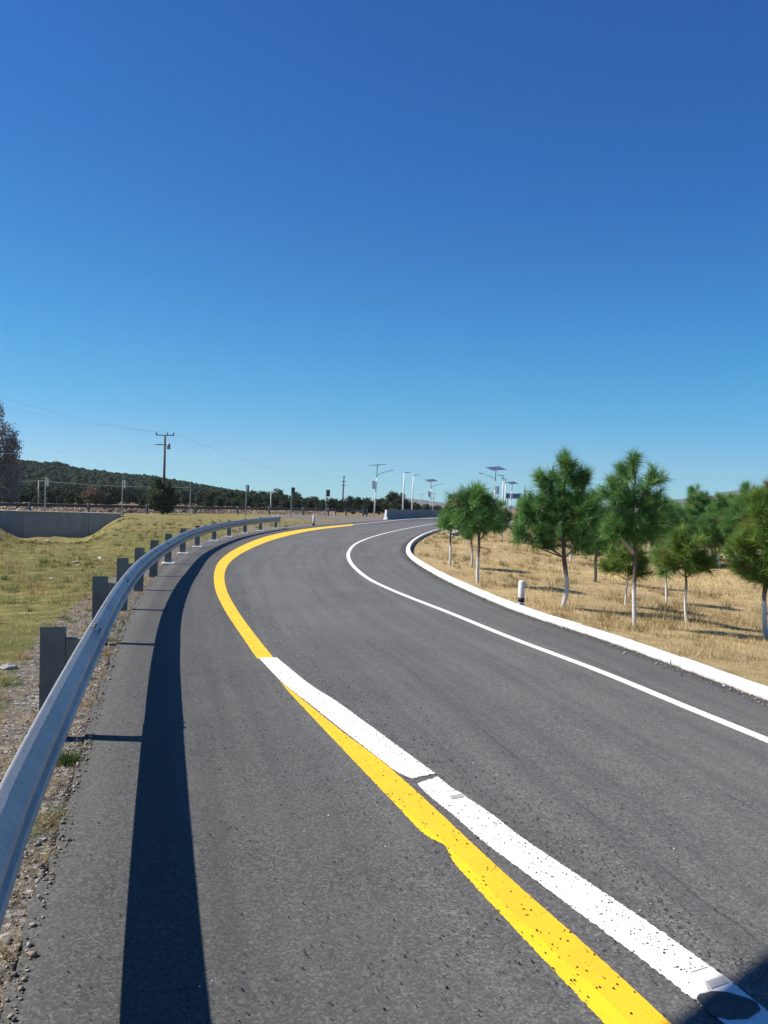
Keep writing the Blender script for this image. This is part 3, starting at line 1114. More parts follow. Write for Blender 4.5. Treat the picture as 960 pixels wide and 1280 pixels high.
pine_px((782, 757), [(783, 699, 26, 18), (766, 709, 12, 12), (800, 712, 12, 12), (788, 690, 14, 10)],
        "short round pine half hidden behind the stem of the tallest pine", 2.2, [(783, 740)], 6, 728, col=GREEN_L)
pine_px((833, 752), [(832, 692, 18, 22), (826, 706, 12, 12)],
        "pine with a forked whitewashed stem behind the low flat-crowned pine", 2.4, [(833, 735)], 7, 715)
pine_px((597, 729), [(591, 616, 13, 8), (594, 633, 22, 18), (584, 628, 14, 14), (581, 652, 17, 13), (600, 651, 22, 13), (611, 638, 12, 18), (617, 655, 11, 9)],
        "dome-crowned pine forking above a whitewashed stem close to the kerb", 3.2, [(598, 700), (599, 675), (597, 655)], 8, 675)
pine_px((562, 707), [(564, 634, 11, 13), (563, 648, 12, 14), (557, 655, 8, 8), (569, 657, 8, 7)],
        "slim pine beside the marker post at the nose of the island", 2.4, [(563, 680)], 9, 668)
pine_px((589, 709), [(586, 652, 13, 13), (592, 660, 9, 8)],
        "thin pine with a bright white stem directly behind the dome-crowned pine", 2.2, [(590, 690)], 10, 672)
pine_px((584, 683), [(584, 670, 6, 7), (582, 664, 5, 5)],
        "knee-high pine sapling between two slender whitewashed stems", 1.3, None, 11, 678)
pine_px((627, 676), [(626, 638, 10, 12), (626, 654, 11, 11), (633, 646, 7, 8)],
        "dark pine showing past the edge of the dome-crowned pine", 2.0, None, 12)
pine_px((656, 678), [(655, 634, 10, 14), (650, 652, 9, 12), (662, 645, 9, 16)],
        "dark pine rising beside the yellow diamond sign", 2.0, None, 13)
pine_px((713, 703), [(715, 655, 16, 20), (708, 668, 12, 12)],
        "pine with a short white stem glimpsed beneath the low-boughed pine", 2.0, None, 14)
pine_px((871, 702), [(873, 615, 8, 10), (864, 628, 9, 12), (882, 626, 10, 13), (872, 645, 16, 18), (866, 660, 12, 10), (884, 655, 10, 12)],
        "pine with a gappy double top in the row against the sky", 2.6, [(870, 675)], 15, 665)


# rear row: copies of three of these proportions
def copy_tree(root, loc, s, rz, label, group):
    c = root.copy(); COL.objects.link(c)
    c.location = loc; c.scale = (s, s, s); c.rotation_euler = (0, 0, rz)
    c["label"] = label; c["group"] = group
    for ch in root.children:
        k = ch.copy(); COL.objects.link(k); k.parent = c
    return c


P0 = hit(822, 708)
def std_pine(base, top_y, label, seed):
    h = base[1] - top_y
    cx = base[0]; w = h * .34
    rs = random.Random(seed)
    L = [(cx + rs.uniform(-2, 2), top_y + h * .08, w * .28, h * .10), (cx + rs.uniform(-3, 3), top_y + h * .26, w * .6, h * .16), (cx - w * .45, top_y + h * .42, w * .45, h * .16), (cx + w * .45, top_y + h * .40, w * .45, h * .16), (cx, top_y + h * .52, w * .8, h * .16), (cx + rs.uniform(-5, 5), top_y + h * .64, w * .55, h * .10)]
    return pine_px(base, L, label, h * .024, None, seed, group="pines in the rear row", count=44, spacing=.15)


SAME = "green pine in the dense rear row behind the planted pines"
proto = [std_pine((826, 708), 618, SAME, 31), std_pine((899, 710), 618, SAME, 32), std_pine((935, 716), 606, SAME, 33)]
n_ = 0
for (x, y, top) in [(848, 699, 622), (916, 704, 614), (952, 700, 608), (978, 712, 600), (1010, 708, 604), (1045, 716, 598), (770, 697, 628), (806, 696, 622), (888, 697, 624), (930, 695, 616), (966, 693, 612), (995, 692, 610), (842, 690, 630), (862, 688, 632), (908, 688, 626), (690, 690, 648), (1080, 720, 600), (728, 692, 640), (788, 690, 634), (822, 693, 624), (835, 701, 627), (856, 694, 622), (880, 700, 628), (906, 698, 618), (922, 705, 620), (943, 693, 614), (958, 690, 609), (812, 686, 633), (898, 684, 630), (925, 684, 628), (950, 683, 624), (832, 688, 622), (845, 706, 630), (868, 706, 628), (893, 708, 622), (912, 696, 616), (937, 702, 612), (955, 708, 604), (972, 700, 602)]:
    P = hit(x, y)
    src = proto[n_ % 3]
    hs = max((ch.bound_box[6][2] if ch.name.startswith("crown") else 0) for ch in src.children)
    want = (at(x, top - 2.5, P[1]) - P)[2]
    c_ = copy_tree(src, P, want / hs, random.uniform(0, 6.28), SAME, "pines in the rear row")
    c_.scale = (want / hs * 1.3, want / hs * 1.3, want / hs)
    n_ += 1


# ------------------------------------------------------------------ broadleaf trees and bushes beyond
def leaf_cards(C, size, col_lo, col_hi, droop=0.0, aspect=.6):
    N = len(C)
    d = unit(N)
    if droop: d = d * (1 - droop) + np.array([0, 0, -1]) * droop; d /= np.linalg.norm(d, axis=1)[:, None]
    s = perp(d)
    L = size * RNG.uniform(.6, 1.3, N)[:, None]
    V = np.stack([C, C + d * L * .5 + s * L * aspect * .5, C + d * L, C + d * L * .5 - s * L * aspect * .5], 1).reshape(-1, 3)
    Fc = np.arange(N * 4).reshape(N, 4)
    f = RNG.uniform(0, 1, N)[:, None]
    col = np.array(col_lo)[None] * (1 - f) + np.array(col_hi)[None] * f
    return V, Fc, np.repeat(col, 4, 0)


def broadleaf(root, lobes, n, size, lo, hi, trunk_h, tr, droop=0.0, strands=False):
    C = []
    tot = sum(r[0] * r[2] for _, r in lobes)
    for c, r in lobes:
        c, r = np.array(c), np.array(r)
        k = int(n * r[0] * r[2] / tot)
        nc = max(6, k // 26)
        cd = unit(nc); cc = c + cd * r * RNG.uniform(.35, 1.0, nc)[:, None] ** .6
        q = cc[RNG.integers(0, nc, k)] + RNG.normal(size=(k, 3)) * r * np.array([.17, .17, .14])
        if strands: q[:, 2] -= RNG.uniform(0, 1, k) ** 1.5 * r[2] * .9
        C.append(q)
    C = np.vstack(C)
    V, Fc, col = leaf_cards(C, size, lo, hi, droop)
    mesh_np("crown", V, Fc, M['leaf'], root, col=col)
    top = max(lobes, key=lambda l: l[0][2])[0]
    mb = MB()
    mb.tube([(0, 0, -.3), (0, 0, trunk_h * .5), (top[0] * .3, 0, trunk_h), (top[0] * .8, 0, top[2])], [tr * 1.2, tr, tr * .8, tr * .2], 7)
    for c, r in lobes:
        mb.tube([(0, 0, trunk_h * .7), ((c[0]) * .6, c[1] * .6, (c[2] + trunk_h) * .5), tuple(c)], [tr * .5, tr * .35, tr * .1], 5)
    mb.build("trunk", M['wood'], root)


def rl(k, w, z0, z1, rs):
    out = []
    for i in range(k):
        a = rs.uniform(0, 6.28); q = rs.uniform(0, .62)
        z = rs.uniform(z0, z1)
        out.append(((w * q * math.cos(a), w * q * math.sin(a), z), (w * rs.uniform(.4, .58), w * rs.uniform(.4, .58), (z1 - z0) * rs.uniform(.28, .42))))
    return out


DK_LO, DK_HI = (.018, .034, .016), (.060, .085, .032)
bproto = []
for i in range(4):
    rs = random.Random(50 + i)
    r = empty("broadleaf_tree", (0, 0, 0), "dark green round tree in the belt beyond the far guardrail", "tree", "tree belt beyond the far guardrail")
    broadleaf(r, rl(10, 2.6, .7, 4.3, rs), 3600, .42, DK_LO, DK_HI, 1.8, .16)
    bproto.append(r)
first = [True] * 4


def place_broad(px, Y, top_y, k, wide=1.0, label=None):
    base = at(px, 640, Y); base[2] = -.15
    topz = at(px, top_y, Y)[2]
    src = bproto[k]
    hs = 5.3
    s = (topz + .15) / hs
    if first[k]:
        first[k] = False; o = src; o.location = base
        o.rotation_euler = (0, 0, random.uniform(0, 6.28))
    else:
        o = copy_tree(src, base, 1, random.uniform(0, 6.28), src["label"], src["group"])
    o.scale = (s * wide, s * wide, s)
    return o


rs = random.Random(5)
i_ = 0
profile = [(-60, 603), (0, 604), (60, 606), (100, 606), (150, 608), (190, 606), (230, 610), (255, 612), (275, 611), (292, 616), (318, 614), (335, 617), (352, 614), (376, 618), (400, 622), (428, 626), (452, 625), (476, 627), (492, 626), (500, 626), (530, 630), (552, 633), (575, 636), (610, 636)]
for row, (dY, dtop) in enumerate(((0, 0), (35, -1.5), (-25, 5), (-40, 9))):
    x = -55 + row * 8
    while x < 610:
        top = np.interp(x, [p[0] for p in profile], [p[1] for p in profile]) + dtop + rs.uniform(-2.0, 5.0)
        Y = 190 + dY + rs.uniform(-12, 12)
        if not (144 < x < 176 or 222 < x < 247) or row == 1:
            place_broad(x, Y, top, i_ % 4, rs.uniform(1.0, 1.35))
            i_ += 1
        x += rs.uniform(11, 19)

for (x, top) in [(412, 623), (424, 624), (438, 620), (449, 623), (462, 626), (474, 622), (484, 627), (493, 617), (499, 620), (508, 626), (520, 628), (533, 631), (548, 632), (560, 630), (655, 634), (668, 632), (684, 630), (700, 633), (600, 632), (586, 634)]:
    place_broad(x, 158 + rs.uniform(-8, 8), top, i_ % 4, rs.uniform(1.0, 1.3)); i_ += 1
# individually recognisable bushes and trees on the left
r = empty("pepper_tree", (0, 0, 0), "large weeping tree with dusky mauve foliage rising above the wooded hill", "tree")
P = at(-16, 630, 112); P[2] = -.1
r.location = P
m = 112 / F
lob = []
for (cx, cy, rx, ry) in [(-5, 512, 13, 15), (8, 545, 18, 22), (22, 556, 10, 16), (-15, 560, 25, 30), (18, 580, 15, 20), (-25, 530, 20, 25), (5, 600, 20, 18), (-40, 570, 26, 36)]:
    w = at(cx, cy, 112) - P
    lob.append(((w[0], random.uniform(-1.5, 1.5), w[2]), (rx * m, rx * m, ry * m)))
broadleaf(r, lob, 20000, .27, (.11, .10, .098), (.36, .31, .30), 4.0, .3, .62, True)
r2 = empty("shrub", (0, 0, 0), "leafy green shrub growing at the foot of the tall utility pole", "shrub")
P = hit(204, 643)
r2.location = P
m = P[1] / F
lob = [((at(cx, cy, P[1]) - P)[0:3] * np.array([1, 0, 1]) + np.array([0, random.uniform(-.6, .6), 0]), (rx * m, rx * m, ry * m)) for (cx, cy, rx, ry) in [(200, 617, 13, 14), (211, 622, 10, 13), (195, 626, 10, 10), (205, 634, 12, 7), (199, 605, 5, 9), (213, 610, 4, 7)]]
broadleaf(r2, lob, 4200, .26, (.028, .045, .018), (.10, .13, .05), 1.2, .07)
r3 = empty("shrub", (0, 0, 0), "brown leafless shrub standing before the wooded hill", "shrub")
P = at(117, 632, 125); P[2] = -.1
r3.location = P
m = 125 / F
lob = [((at(cx, cy, 125) - P)[0:3] * np.array([1, 0, 1]), (rx * m, rx * m, ry * m)) for (cx, cy, rx, ry) in [(117, 616, 9, 9), (110, 621, 7, 7), (125, 622, 7, 7)]]
broadleaf(r3, lob, 2600, .22, (.11, .075, .05), (.23, .165, .11), 1.0, .08)

# ------------------------------------------------------------------ hills
def icosphere():
    bm = bmesh.new()
    bmesh.ops.create_icosphere(bm, subdivisions=2, radius=1)
    V = np.array([v.co[:] for v in bm.verts]); Fc = np.array([[v.index for v in f.verts] for f in bm.faces]); bm.free()
    return V, Fc


ICO_V, ICO_F = icosphere()


def hill(name, ridge, Y0, Y1, mat, label, nx=160, ny=26, bump=1.5):
    """a ridge whose crest is seen at the given pixels, rising from Y0 to its crest at Y1"""
    xs = np.linspace(ridge[0][0], ridge[-1][0], nx)
    ys = np.interp(xs, [p[0] for p in ridge], [p[1] for p in ridge])
    V = []
    for j in range(ny + 6):
        t = j / (ny - 1)
        for x, y in zip(xs, ys):
            c = at(x, y, Y1)
            Y = Y0 + (Y1 - Y0) * t
            X = c[0] * (Y / Y1) ** .8
            if t <= 1: z = c[2] * (1 - (1 - t) ** 2) * .97
            else: z = c[2] * (1 - .25 * (t - 1) / .2)
            V.append((X, Y, max(z, -.3) + bump * float(vnoise(np.array(X), np.array(Y), 40, 5)) * min(t * 2, 1) - .4))
    idx = np.arange((ny + 6) * nx).reshape(ny + 6, nx)
    Fc = np.stack([idx[:-1, :-1], idx[:-1, 1:], idx[1:, 1:], idx[1:, :-1]], -1).reshape(-1, 4)
    o = mesh_np(name, V, Fc, mat, smooth_=True)
    tag(o, label, kind="structure")
    return np.array(V).reshape(ny + 6, nx, 3)


M['scrub'] = simple("scrub_slope", (.03, .04, .022), (.018, .03, .016), .05, .95)
M['scrub2'] = simple("hazed_mountain", (.13, .125, .12), (.05, .06, .055), .012, .95)  # distance haze put into the grey base colour
hv = hill("hill", [(-330, 575), (-120, 572), (-40, 574), (0, 577), (38, 580), (66, 583), (76, 581), (90, 586), (110, 590), (150, 595), (190, 598), (240, 607), (282, 615), (310, 619), (340, 624), (360, 630)], 330, 560, M['scrub'], "low wooded hill sloping down behind the left verge")
hill("mountain", [(560, 640), (640, 634), (740, 630), (820, 627), (862, 623), (900, 616.5), (930, 612), (960, 608), (1010, 600), (1100, 590), (1250, 580), (1450, 590)], 1700, 2500, M['scrub2'], "haze-tinted grey mountain ridge behind the pines", bump=10)
hill("mountain", [(300, 630), (380, 627), (460, 626), (488, 624), (510, 623), (535, 626), (570, 631), (620, 636)], 2600, 3300, M['scrub2'], "faint far ridge beyond the lamp posts", bump=6)


def forest():
    ny, nx = hv.shape[:2]
    V, Fs, Cs = [], [], []
    k = 0
    n = 6500
    jj = RNG.uniform(0, 26.4, n) ** 1.0
    ii = RNG.uniform(0, nx - 1.01, n)
    for a, b in zip(jj, ii):
        p = hv[int(a), int(b)] * (1 - a % 1) + hv[min(int(a) + 1, ny - 1), int(b)] * (a % 1)
        r = RNG.uniform(.9, 2.1)
        dd = 1 + .6 * (RNG.random(len(ICO_V)) - .5)
        v = ICO_V * dd[:, None] * r * np.array([1, 1, RNG.uniform(.7, 1.05)])
        v = v + p + np.array([RNG.uniform(-2, 2), 0, r * .45])
        V.append(v); Fs.append(ICO_F + k); k += len(ICO_V)
        c = np.array([.014, .030, .017]) * RNG.uniform(.55, 1.35) + np.array([.012, .004, 0]) * RNG.uniform(0, 1)
        Cs.append(np.tile(c, (len(ICO_V), 1)) * RNG.uniform(.8, 1.2, len(ICO_V))[:, None])
    o = mesh_np("forest", np.vstack(V), np.vstack(Fs), M['forest'], col=np.vstack(Cs))
    tag(o, "dark green forest covering the low hill", "forest", kind="stuff")


forest()


# ------------------------------------------------------------------ retaining wall, far guardrail, stone wall
wallA, wallB = WALL_A, WALL_B
d = (wallB - wallA) / np.linalg.norm(wallB - wallA)
wroot = empty("retaining_wall", (wallA[0], wallA[1], 0), "grey weathered concrete retaining wall above the grassy hollow", "retaining wall")
L = np.linalg.norm(wallB - wallA)
ang = math.atan2(d[1], d[0])
wroot.rotation_euler = (0, 0, ang)
z_top = -.02
mb = MB()
k = 0
x = 0.0
while x < L:
    w = min(6.0, L - x)
    mb.box((x + w / 2 - .012, .25, (z_top - 3.8) / 2), (w - .03, .5, 3.8 + z_top), None, .01)
    x += 6.0
mb.build("wall", M['conc_dark'], wroot)
mb = MB(); mb.box((L / 2, .95, z_top + .082), (L + .1, 2.1, .16), None, .015); mb.build("coping", M['concrete'], wroot)

# far guardrail above it
gp_px = [-30, 38, 112, 180, 243, 295, 337, 377, 409, 433, 456, 476]
def far_pt(x):
    yb = np.interp(x, [-60, 0, 150, 300, 420, 490], [639, 640, 641.5, 642.5, 644.0, 646.0])
    return flat(x, yb, -.05)
FR = np.array([far_pt(x) for x in np.linspace(-60, 486, 60)])
FR += np.array([0, .9])
FR, FRS = resample(catmull(FR[::4], .5), step=.5)
o0 = FR[0]
fg = empty("guardrail", (o0[0], o0[1], 0), "long shade-dark far guardrail running along the distant highway to the concrete barrier", "guardrail")
INV2 = Matrix.Translation(Vector((-o0[0], -o0[1], 0)))
for a in range(0, len(FR) - 1, 8):
    pth = FR[a:a + 9]
    if len(pth) < 2: continue
    prof = [(-x, y + .52) for x, y in beam_profile(0)]
    under(sweep("beam", pth, prof, M['rail_shade']), fg, INV2)
fn, ft_ = normals2(FR)
fx = np.array([proj((p[0], p[1], .4))[0] for p in FR])
for px in gp_px:
    k = int(np.argmin(np.abs(fx - px)))
    p = FR[k]
    mb = MB(); mb.box((p[0] - fn[k][0] * .18, p[1] - fn[k][1] * .18, .30), (.2, .2, 1.35), Matrix.Rotation(math.atan2(ft_[k][1], ft_[k][0]), 4, 'Z'), .01)
    under(mb.build("post", M['rail_shade']), fg, INV2)

SW = FR + fn * 3.2
sel = SW[(fx < 428)]
sel, _ = resample(sel, step=.35)
nn = len(sel)
sroot = empty("stone_wall", (sel[0][0], sel[0][1], 0), "low brown rubble stone wall seen beneath the far guardrail", "stone wall")
V = []
rows = 6
for j in range(rows):
    for i in range(nn):
        q = sel[i]
        V.append((q[0] + RNG.normal(0, .04) - sel[0][0], q[1] + j * .5 + RNG.normal(0, .05) - sel[0][1], -.3 + j * .21 + RNG.normal(0, .02) + (.06 * RNG.normal() if j == rows - 1 else 0)))
for i in range(nn):
    V.append((sel[i][0] - sel[0][0], sel[i][1] + 3.4 - sel[0][1], .78)); 
for i in range(nn):
    V.append((sel[i][0] - sel[0][0], sel[i][1] + 3.6 - sel[0][1], -.4))
idx = np.arange((rows + 2) * nn).reshape(rows + 2, nn)
Fc = np.stack([idx[:-1, :-1], idx[:-1, 1:], idx[1:, 1:], idx[1:, :-1]], -1).reshape(-1, 4)
mesh_np("masonry", V, Fc, M['stone'], sroot)

# concrete barrier beyond
bp = catmull(fl([(484.5, 649.3), (500, 648.1), (518, 647), (535, 646.2), (552, 645.6), (580, 644.9)]) , .5)
bp, bs = resample(bp, step=.5)
b0 = bp[0]
br = empty("concrete_barrier", (b0[0], b0[1], 0), "grey concrete barrier with a pale sloping end beside the far bend", "barrier")
INV3 = Matrix.Translation(Vector((-b0[0], -b0[1], 0)))
kcut = int(np.argmin(np.abs(np.array([proj((p[0], p[1], .5))[0] for p in bp]) - 513)))
prof = [(-.10, -.1), (-.10, .08), (.05, .34), (.10, 1.08), (.30, 1.08), (.35, .34), (.50, .08), (.50, -.1)]
under(sweep("segment", bp[:kcut + 1], prof, M['conc_dark']), br, INV3)
under(sweep("segment", bp[kcut:] + np.array([0, .03]), [(a + .02, b - .03) for a, b in prof], M['concrete']), br, INV3)
tdir = (bp[1] - bp[0]) / np.linalg.norm(bp[1] - bp[0]); ndir = np.array([-tdir[1], tdir[0]])
bm = bmesh.new()
A_ = [bm.verts.new((*(bp[0] + ndir * a), b)) for a, b in prof]
B_ = [bm.verts.new((*(bp[0] - tdir * (.62 - .5 * max(b, 0)) + ndir * (a * .9 + .02)), b * .92)) for a, b in prof]
for i in range(len(prof)): bm.faces.new((A_[i], A_[(i + 1) % len(prof)], B_[(i + 1) % len(prof)], B_[i]))
bm.faces.new(B_); bm.faces.new(A_)
bmesh.ops.recalc_face_normals(bm, faces=bm.faces)
me = bpy.data.meshes.new("end_block"); bm.to_mesh(me); bm.free()
under(link("end_block", me, M['kerb']), br, INV3)


# ------------------------------------------------------------------ chevron sign posts seen from the side
def chev(px, ytop, label, face, wide):
    yb = np.interp(px, [0, 150, 300, 420], [641.0, 643, 645, 647])
    p = flat(px, yb, -.05)
    P = np.array([p[0], p[1] - .3, -.1])
    top = at(px, ytop, P[1])[2]
    t = empty("chevron_sign", P, label, "road sign", "sign posts along the far guardrail")
    H = top - P[2]
    mb = MB(); mb.box((0, 0, H / 2 - .1), (.10, .10, H + .2), None, .008); mb.build("post", M['pole_conc'] if px > 100 else M['galv'], t)
    R = Matrix.Rotation(math.atan2(P[1], P[0]) - face, 4, 'Z')
    mb = MB(); mb.box((.20, .07, H - .42), (wide, .025, .80), R, .006); mb.build("panel", M['dark_metal'] if px > 200 else M['white_sign'], t)  # shaded panels coloured dark, sunlit ones white; the light is in the material
    mb = MB()
    for dz in (-.12, -.70):
        mb.box((.10, .03, H + dz), (.30, .035, .04), None)
    mb.build("bracket", M['grey_metal'], t)


chev(57.5, 597, "slim sign post above the retaining wall with a sunlit-white edge-on panel", rad(10), .6)
chev(153.5, 600, "slim sign post by the end of the retaining wall with a sunlit-white edge-on panel", rad(10), .6)
chev(238, 603, "sign post with a shade-dark edge-on panel just past the shrub", rad(14), .6)
chev(307.5, 606, "sign post with a shade-dark panel above the middle of the guardrail", rad(20), .6)
chev(364, 609, "sign post with a broad shade-dark panel near the guardrail end", rad(38), .6)
chev(407.5, 612, "sign post with a broad shade-dark panel beside the white marker post", rad(42), .62)


# ------------------------------------------------------------------ utility poles and wires
def pole_base(px, Y):
    p = at(px, 640, Y); p[2] = -.2
    return p


P = pole_base(204, 96)
top = at(206, 543.5, 96)
H = top[2] - P[2]
up = empty("utility_pole", P, "tall utility pole with two crossarms and a transformer behind the green shrub", "utility pole")
mb = MB(); mb.tube([(0, 0, -.3), (0, 0, H * .5), (0, 0, H)], [.17, .145, .11], 10); mb.build("pole", M['wood'], up)
mb = MB(); mb.box((0, 0, H - .05), (2.1, .1, .1)); mb.build("crossarm", M['wood'], up)
mb = MB(); mb.box((-.35, 0, H - 1.15), (1.3, .1, .1)); mb.build("crossarm", M['wood'], up)
for x in (-1.0, .28, .95):
    mb = MB(); mb.tube([(x, 0, H), (x, 0, H + .12), (x, 0, H + .2), (x, 0, H + .28)], [.05, .09, .07, .03], 8); mb.build("insulator", M['dark_metal'], up)
mb = MB(); mb.tube([(.48, -.15, H - 1.65), (.48, -.15, H - 1.05), (.48, -.15, H - .98)], [.2, .2, .1], 12); mb.build("transformer", M['grey_metal'], up)

P2 = pole_base(427.5, 180)
top2 = at(430, 595, 180)
H2 = top2[2] - P2[2]
q = empty("utility_pole", P2, "bare dark pole with three short crossbars between the sign posts and the solar lamps", "utility pole")
dx = top2[0] - P2[0]
mb = MB(); mb.tube([(0, 0, -.3), (dx * .5, 0, H2 * .5), (dx, 0, H2)], [.17, .15, .12], 8); mb.build("pole", M['wood'], q)
for f_ in (.985, .84, .74):
    mb = MB(); mb.box((dx * f_, 0, H2 * f_), (.95 if f_ < .95 else .5, .12, .14)); mb.build("crossarm", M['dark_metal'], q)

P3 = pole_base(47.5, 130)
top3 = at(48.3, 600, 130)
q = empty("utility_pole", P3, "short pale concrete pole carrying two wires before the wooded hill", "utility pole")
mb = MB(); mb.tube([(0, 0, -.3), (0, 0, top3[2] - P3[2])], [.11, .085], 8); mb.build("pole", M['pole_conc'], q)
for px, yt, Yd, lab in [(339, 613, 150, "thin pale pole with a small top fitting among the dark trees"), (490, 615.5, 190, "thin pole with a short crossarm next to the barrier end"), (527, 616.5, 200, "grey pole with a crossarm between the plain lamp masts and the solar lamp"), (541.5, 615.5, 185, "grey double-armed pole just behind the small solar lamp")]:
    Pq = pole_base(px - .7, Yd); tq = at(px, yt, Yd)
    q = empty("utility_pole", Pq, lab, "utility pole")
    h = tq[2] - Pq[2]
    mb = MB(); mb.tube([(0, 0, -.3), (0, 0, h)], [.13, .10], 8); mb.build("pole", M['pole_conc'], q)
    mb = MB(); mb.box((0, 0, h - .25), (1.1, .09, .1)); mb.build("crossarm", M['grey_metal'], q)
    if px > 540:
        mb = MB(); mb.box((0, 0, h - 1.3), (1.1, .09, .1)); mb.build("crossarm", M['grey_metal'], q)


def wire(a, b, sag, r, label):
    a, b = np.array(a), np.array(b)
    pts = [tuple(a + (b - a) * t + np.array([0, 0, -4 * sag * t * (1 - t)])) for t in np.linspace(0, 1, 24)]
    mb = MB(); mb.tube(pts, r, 4)
    tag(mb.build("wire", M['grey_metal']), label, "wire", "wires strung between the poles")


T = np.array(P) + np.array([0, 0, H])
T2 = np.array(P2) + np.array([dx, 0, H2])
wire(T + (-1.0, 0, .28), at(-120, 455, 80), .8, .007, "wire running from the crossarm over the weeping tree")
wire(T + (.28, 0, .28), at(-140, 470, 80), .8, .007, "second wire running from the crossarm over the weeping tree")
wire(T + (-.9, 0, -1.1), at(-100, 566, 110), .5, .010, "low wire running from the lower crossarm to the weeping tree")
wire(T + (.95, 0, .28), T2, 1.6, .009, "sagging wire between the tall utility pole and the bare dark pole")
wire(top3 + np.array([0, 0, -.1]), at(246, 609, 130), .35, .03, "pale low wire running from the short concrete pole to the shrub")
wire(top3 + np.array([0, 0, -.1]), at(-60, 602, 130), .2, .03, "pale low wire running from the short concrete pole under the weeping tree")


# ------------------------------------------------------------------ lamps
def solar_lamp(px, ytop, Y, label, box_y, box_side, arm, panel=(2.1, 1.3), ang=0.35, px0=None, world_xy=None, H=None, tilt=rad(14), lamp_side=1):
    if world_xy is None:
        Pb = pole_base(px if px0 is None else px0, Y); tp = at(px, ytop, Y)
        H = tp[2] - Pb[2]; dx = tp[0] - Pb[0]
    else:
        Pb = np.array([*world_xy, -.1]); dx = 0
    t = empty("solar_street_lamp", Pb, label, "street lamp", "solar street lamps")
    mb = MB(); mb.tube([(0, 0, -.3), (dx * .75, 0, H * .75)], [.10, .08], 12); mb.build("pole", M['lamp_white'], t)
    mb = MB(); mb.tube([(dx * .75, 0, H * .75), (dx, 0, H - .05)], [.055, .05], 10); mb.build("mast", M['grey_metal'], t)
    R = Matrix.Rotation(ang, 4, 'Z') @ Matrix.Rotation(tilt, 4, 'X') @ Matrix.Rotation(rad(-6), 4, 'Y')
    mb = MB(); mb.box((0, 0, 0), (panel[0], panel[1], .045), None, .004)
    o = mb.build("solar_panel", M['panel'], t); o.location = (dx, 0, H); o.rotation_euler = R.to_euler()
    fr = MB(); fr.box((0, panel[1] / 2 + .012, 0), (panel[0] + .05, .025, .06)); fr.box((0, -panel[1] / 2 - .012, 0), (panel[0] + .05, .025, .06)); fr.box((0, 0, -.045), (.08, panel[1], .04)); fr.build("frame", M['grey_metal'], o)
    if box_y is not None:
        bz = at(px, box_y, Y)[2] - Pb[2]
        mb = MB(); mb.box((dx * bz / H + box_side * .34, -.05, bz), (.46, .34, 1.15), None, .02); mb.build("battery_box", M['lamp_white'], t)
    if arm:
        az = H * .80
        mb = MB(); mb.tube([(dx * .8, 0, az), (dx * .8 + arm * .6, 0, az + .4), (dx * .8 + arm * 1.15, 0, az + .62)], .035, 8); mb.build("arm", M['grey_metal'], t)
        mb = MB(); mb.box((dx * .8 + arm * 1.5, 0, az + .72), (.7, .2, .09), Matrix.Rotation(-.22 * (1 if arm > 0 else -1), 4, 'Y'), .02); mb.build("lamp_head", M['grey_metal'], t)


def plain_lamp(px, ytop, Y, label, side, px0):
    Pb = pole_base(px0, Y); tp = at(px, ytop, Y)
    H = tp[2] - Pb[2]; dx = tp[0] - Pb[0]
    t = empty("lamp_mast", Pb, label, "street lamp", "plain white lamp masts")
    mb = MB(); mb.tube([(0, 0, -.3), (dx * .5, 0, H * .5), (dx, 0, H)], [.13, .105, .07], 12); mb.build("pole", M['lamp_white'], t)
    mb = MB(); mb.box((dx + side * .42, 0, H + .02), (.95, .26, .10), Matrix.Rotation(-.1 * side, 4, 'Y'), .03); mb.build("lamp_head", M['grey_metal'], t)


solar_lamp(472, 581, 115, "solar lamp with a pale battery box before the dark trees", 606, -1, 1.3, (2.3, 1.0), .5, 467.5, tilt=rad(1))
solar_lamp(539, 600.5, 165, "small solar lamp past the concrete barrier", 617.5, -1, 1.4, (2.1, 1.4), .5, 537.5, tilt=rad(16))
solar_lamp(620, 585.5, 112, "tall solar lamp with a pale battery box above the dome-crowned pine", 612.5, 1, -1.3, (2.3, 1.5), .55, 617, tilt=rad(16))
solar_lamp(640.5, 603.5, 165, "solar lamp standing in front of the blue road sign", 620, -.1, 0, (2.0, 1.4), .55, 638, tilt=rad(16))
solar_lamp(0, 0, 0, "unseen solar lamp added beside the camera so its panel shades the white stripe", None, 0, -1.0, (1.65, 1.65), rad(45), None, (-2.995, 2.355), 4.9, tilt=0)  # out of view, added to cast the shadow over the near stripe
plain_lamp(505.5, 590.5, 125, "taller of the two plain white lamp masts behind the barrier", 1, 503.2)
plain_lamp(517, 594, 132, "shorter of the two plain white lamp masts behind the barrier", 1, 514.5)
plain_lamp(629.3, 594.5, 125, "plain lamp mast beside the tall solar lamp", -1, 628)
plain_lamp(632.5, 598.5, 132, "plain lamp mast touching the edge of the blue road sign", -1, 631)


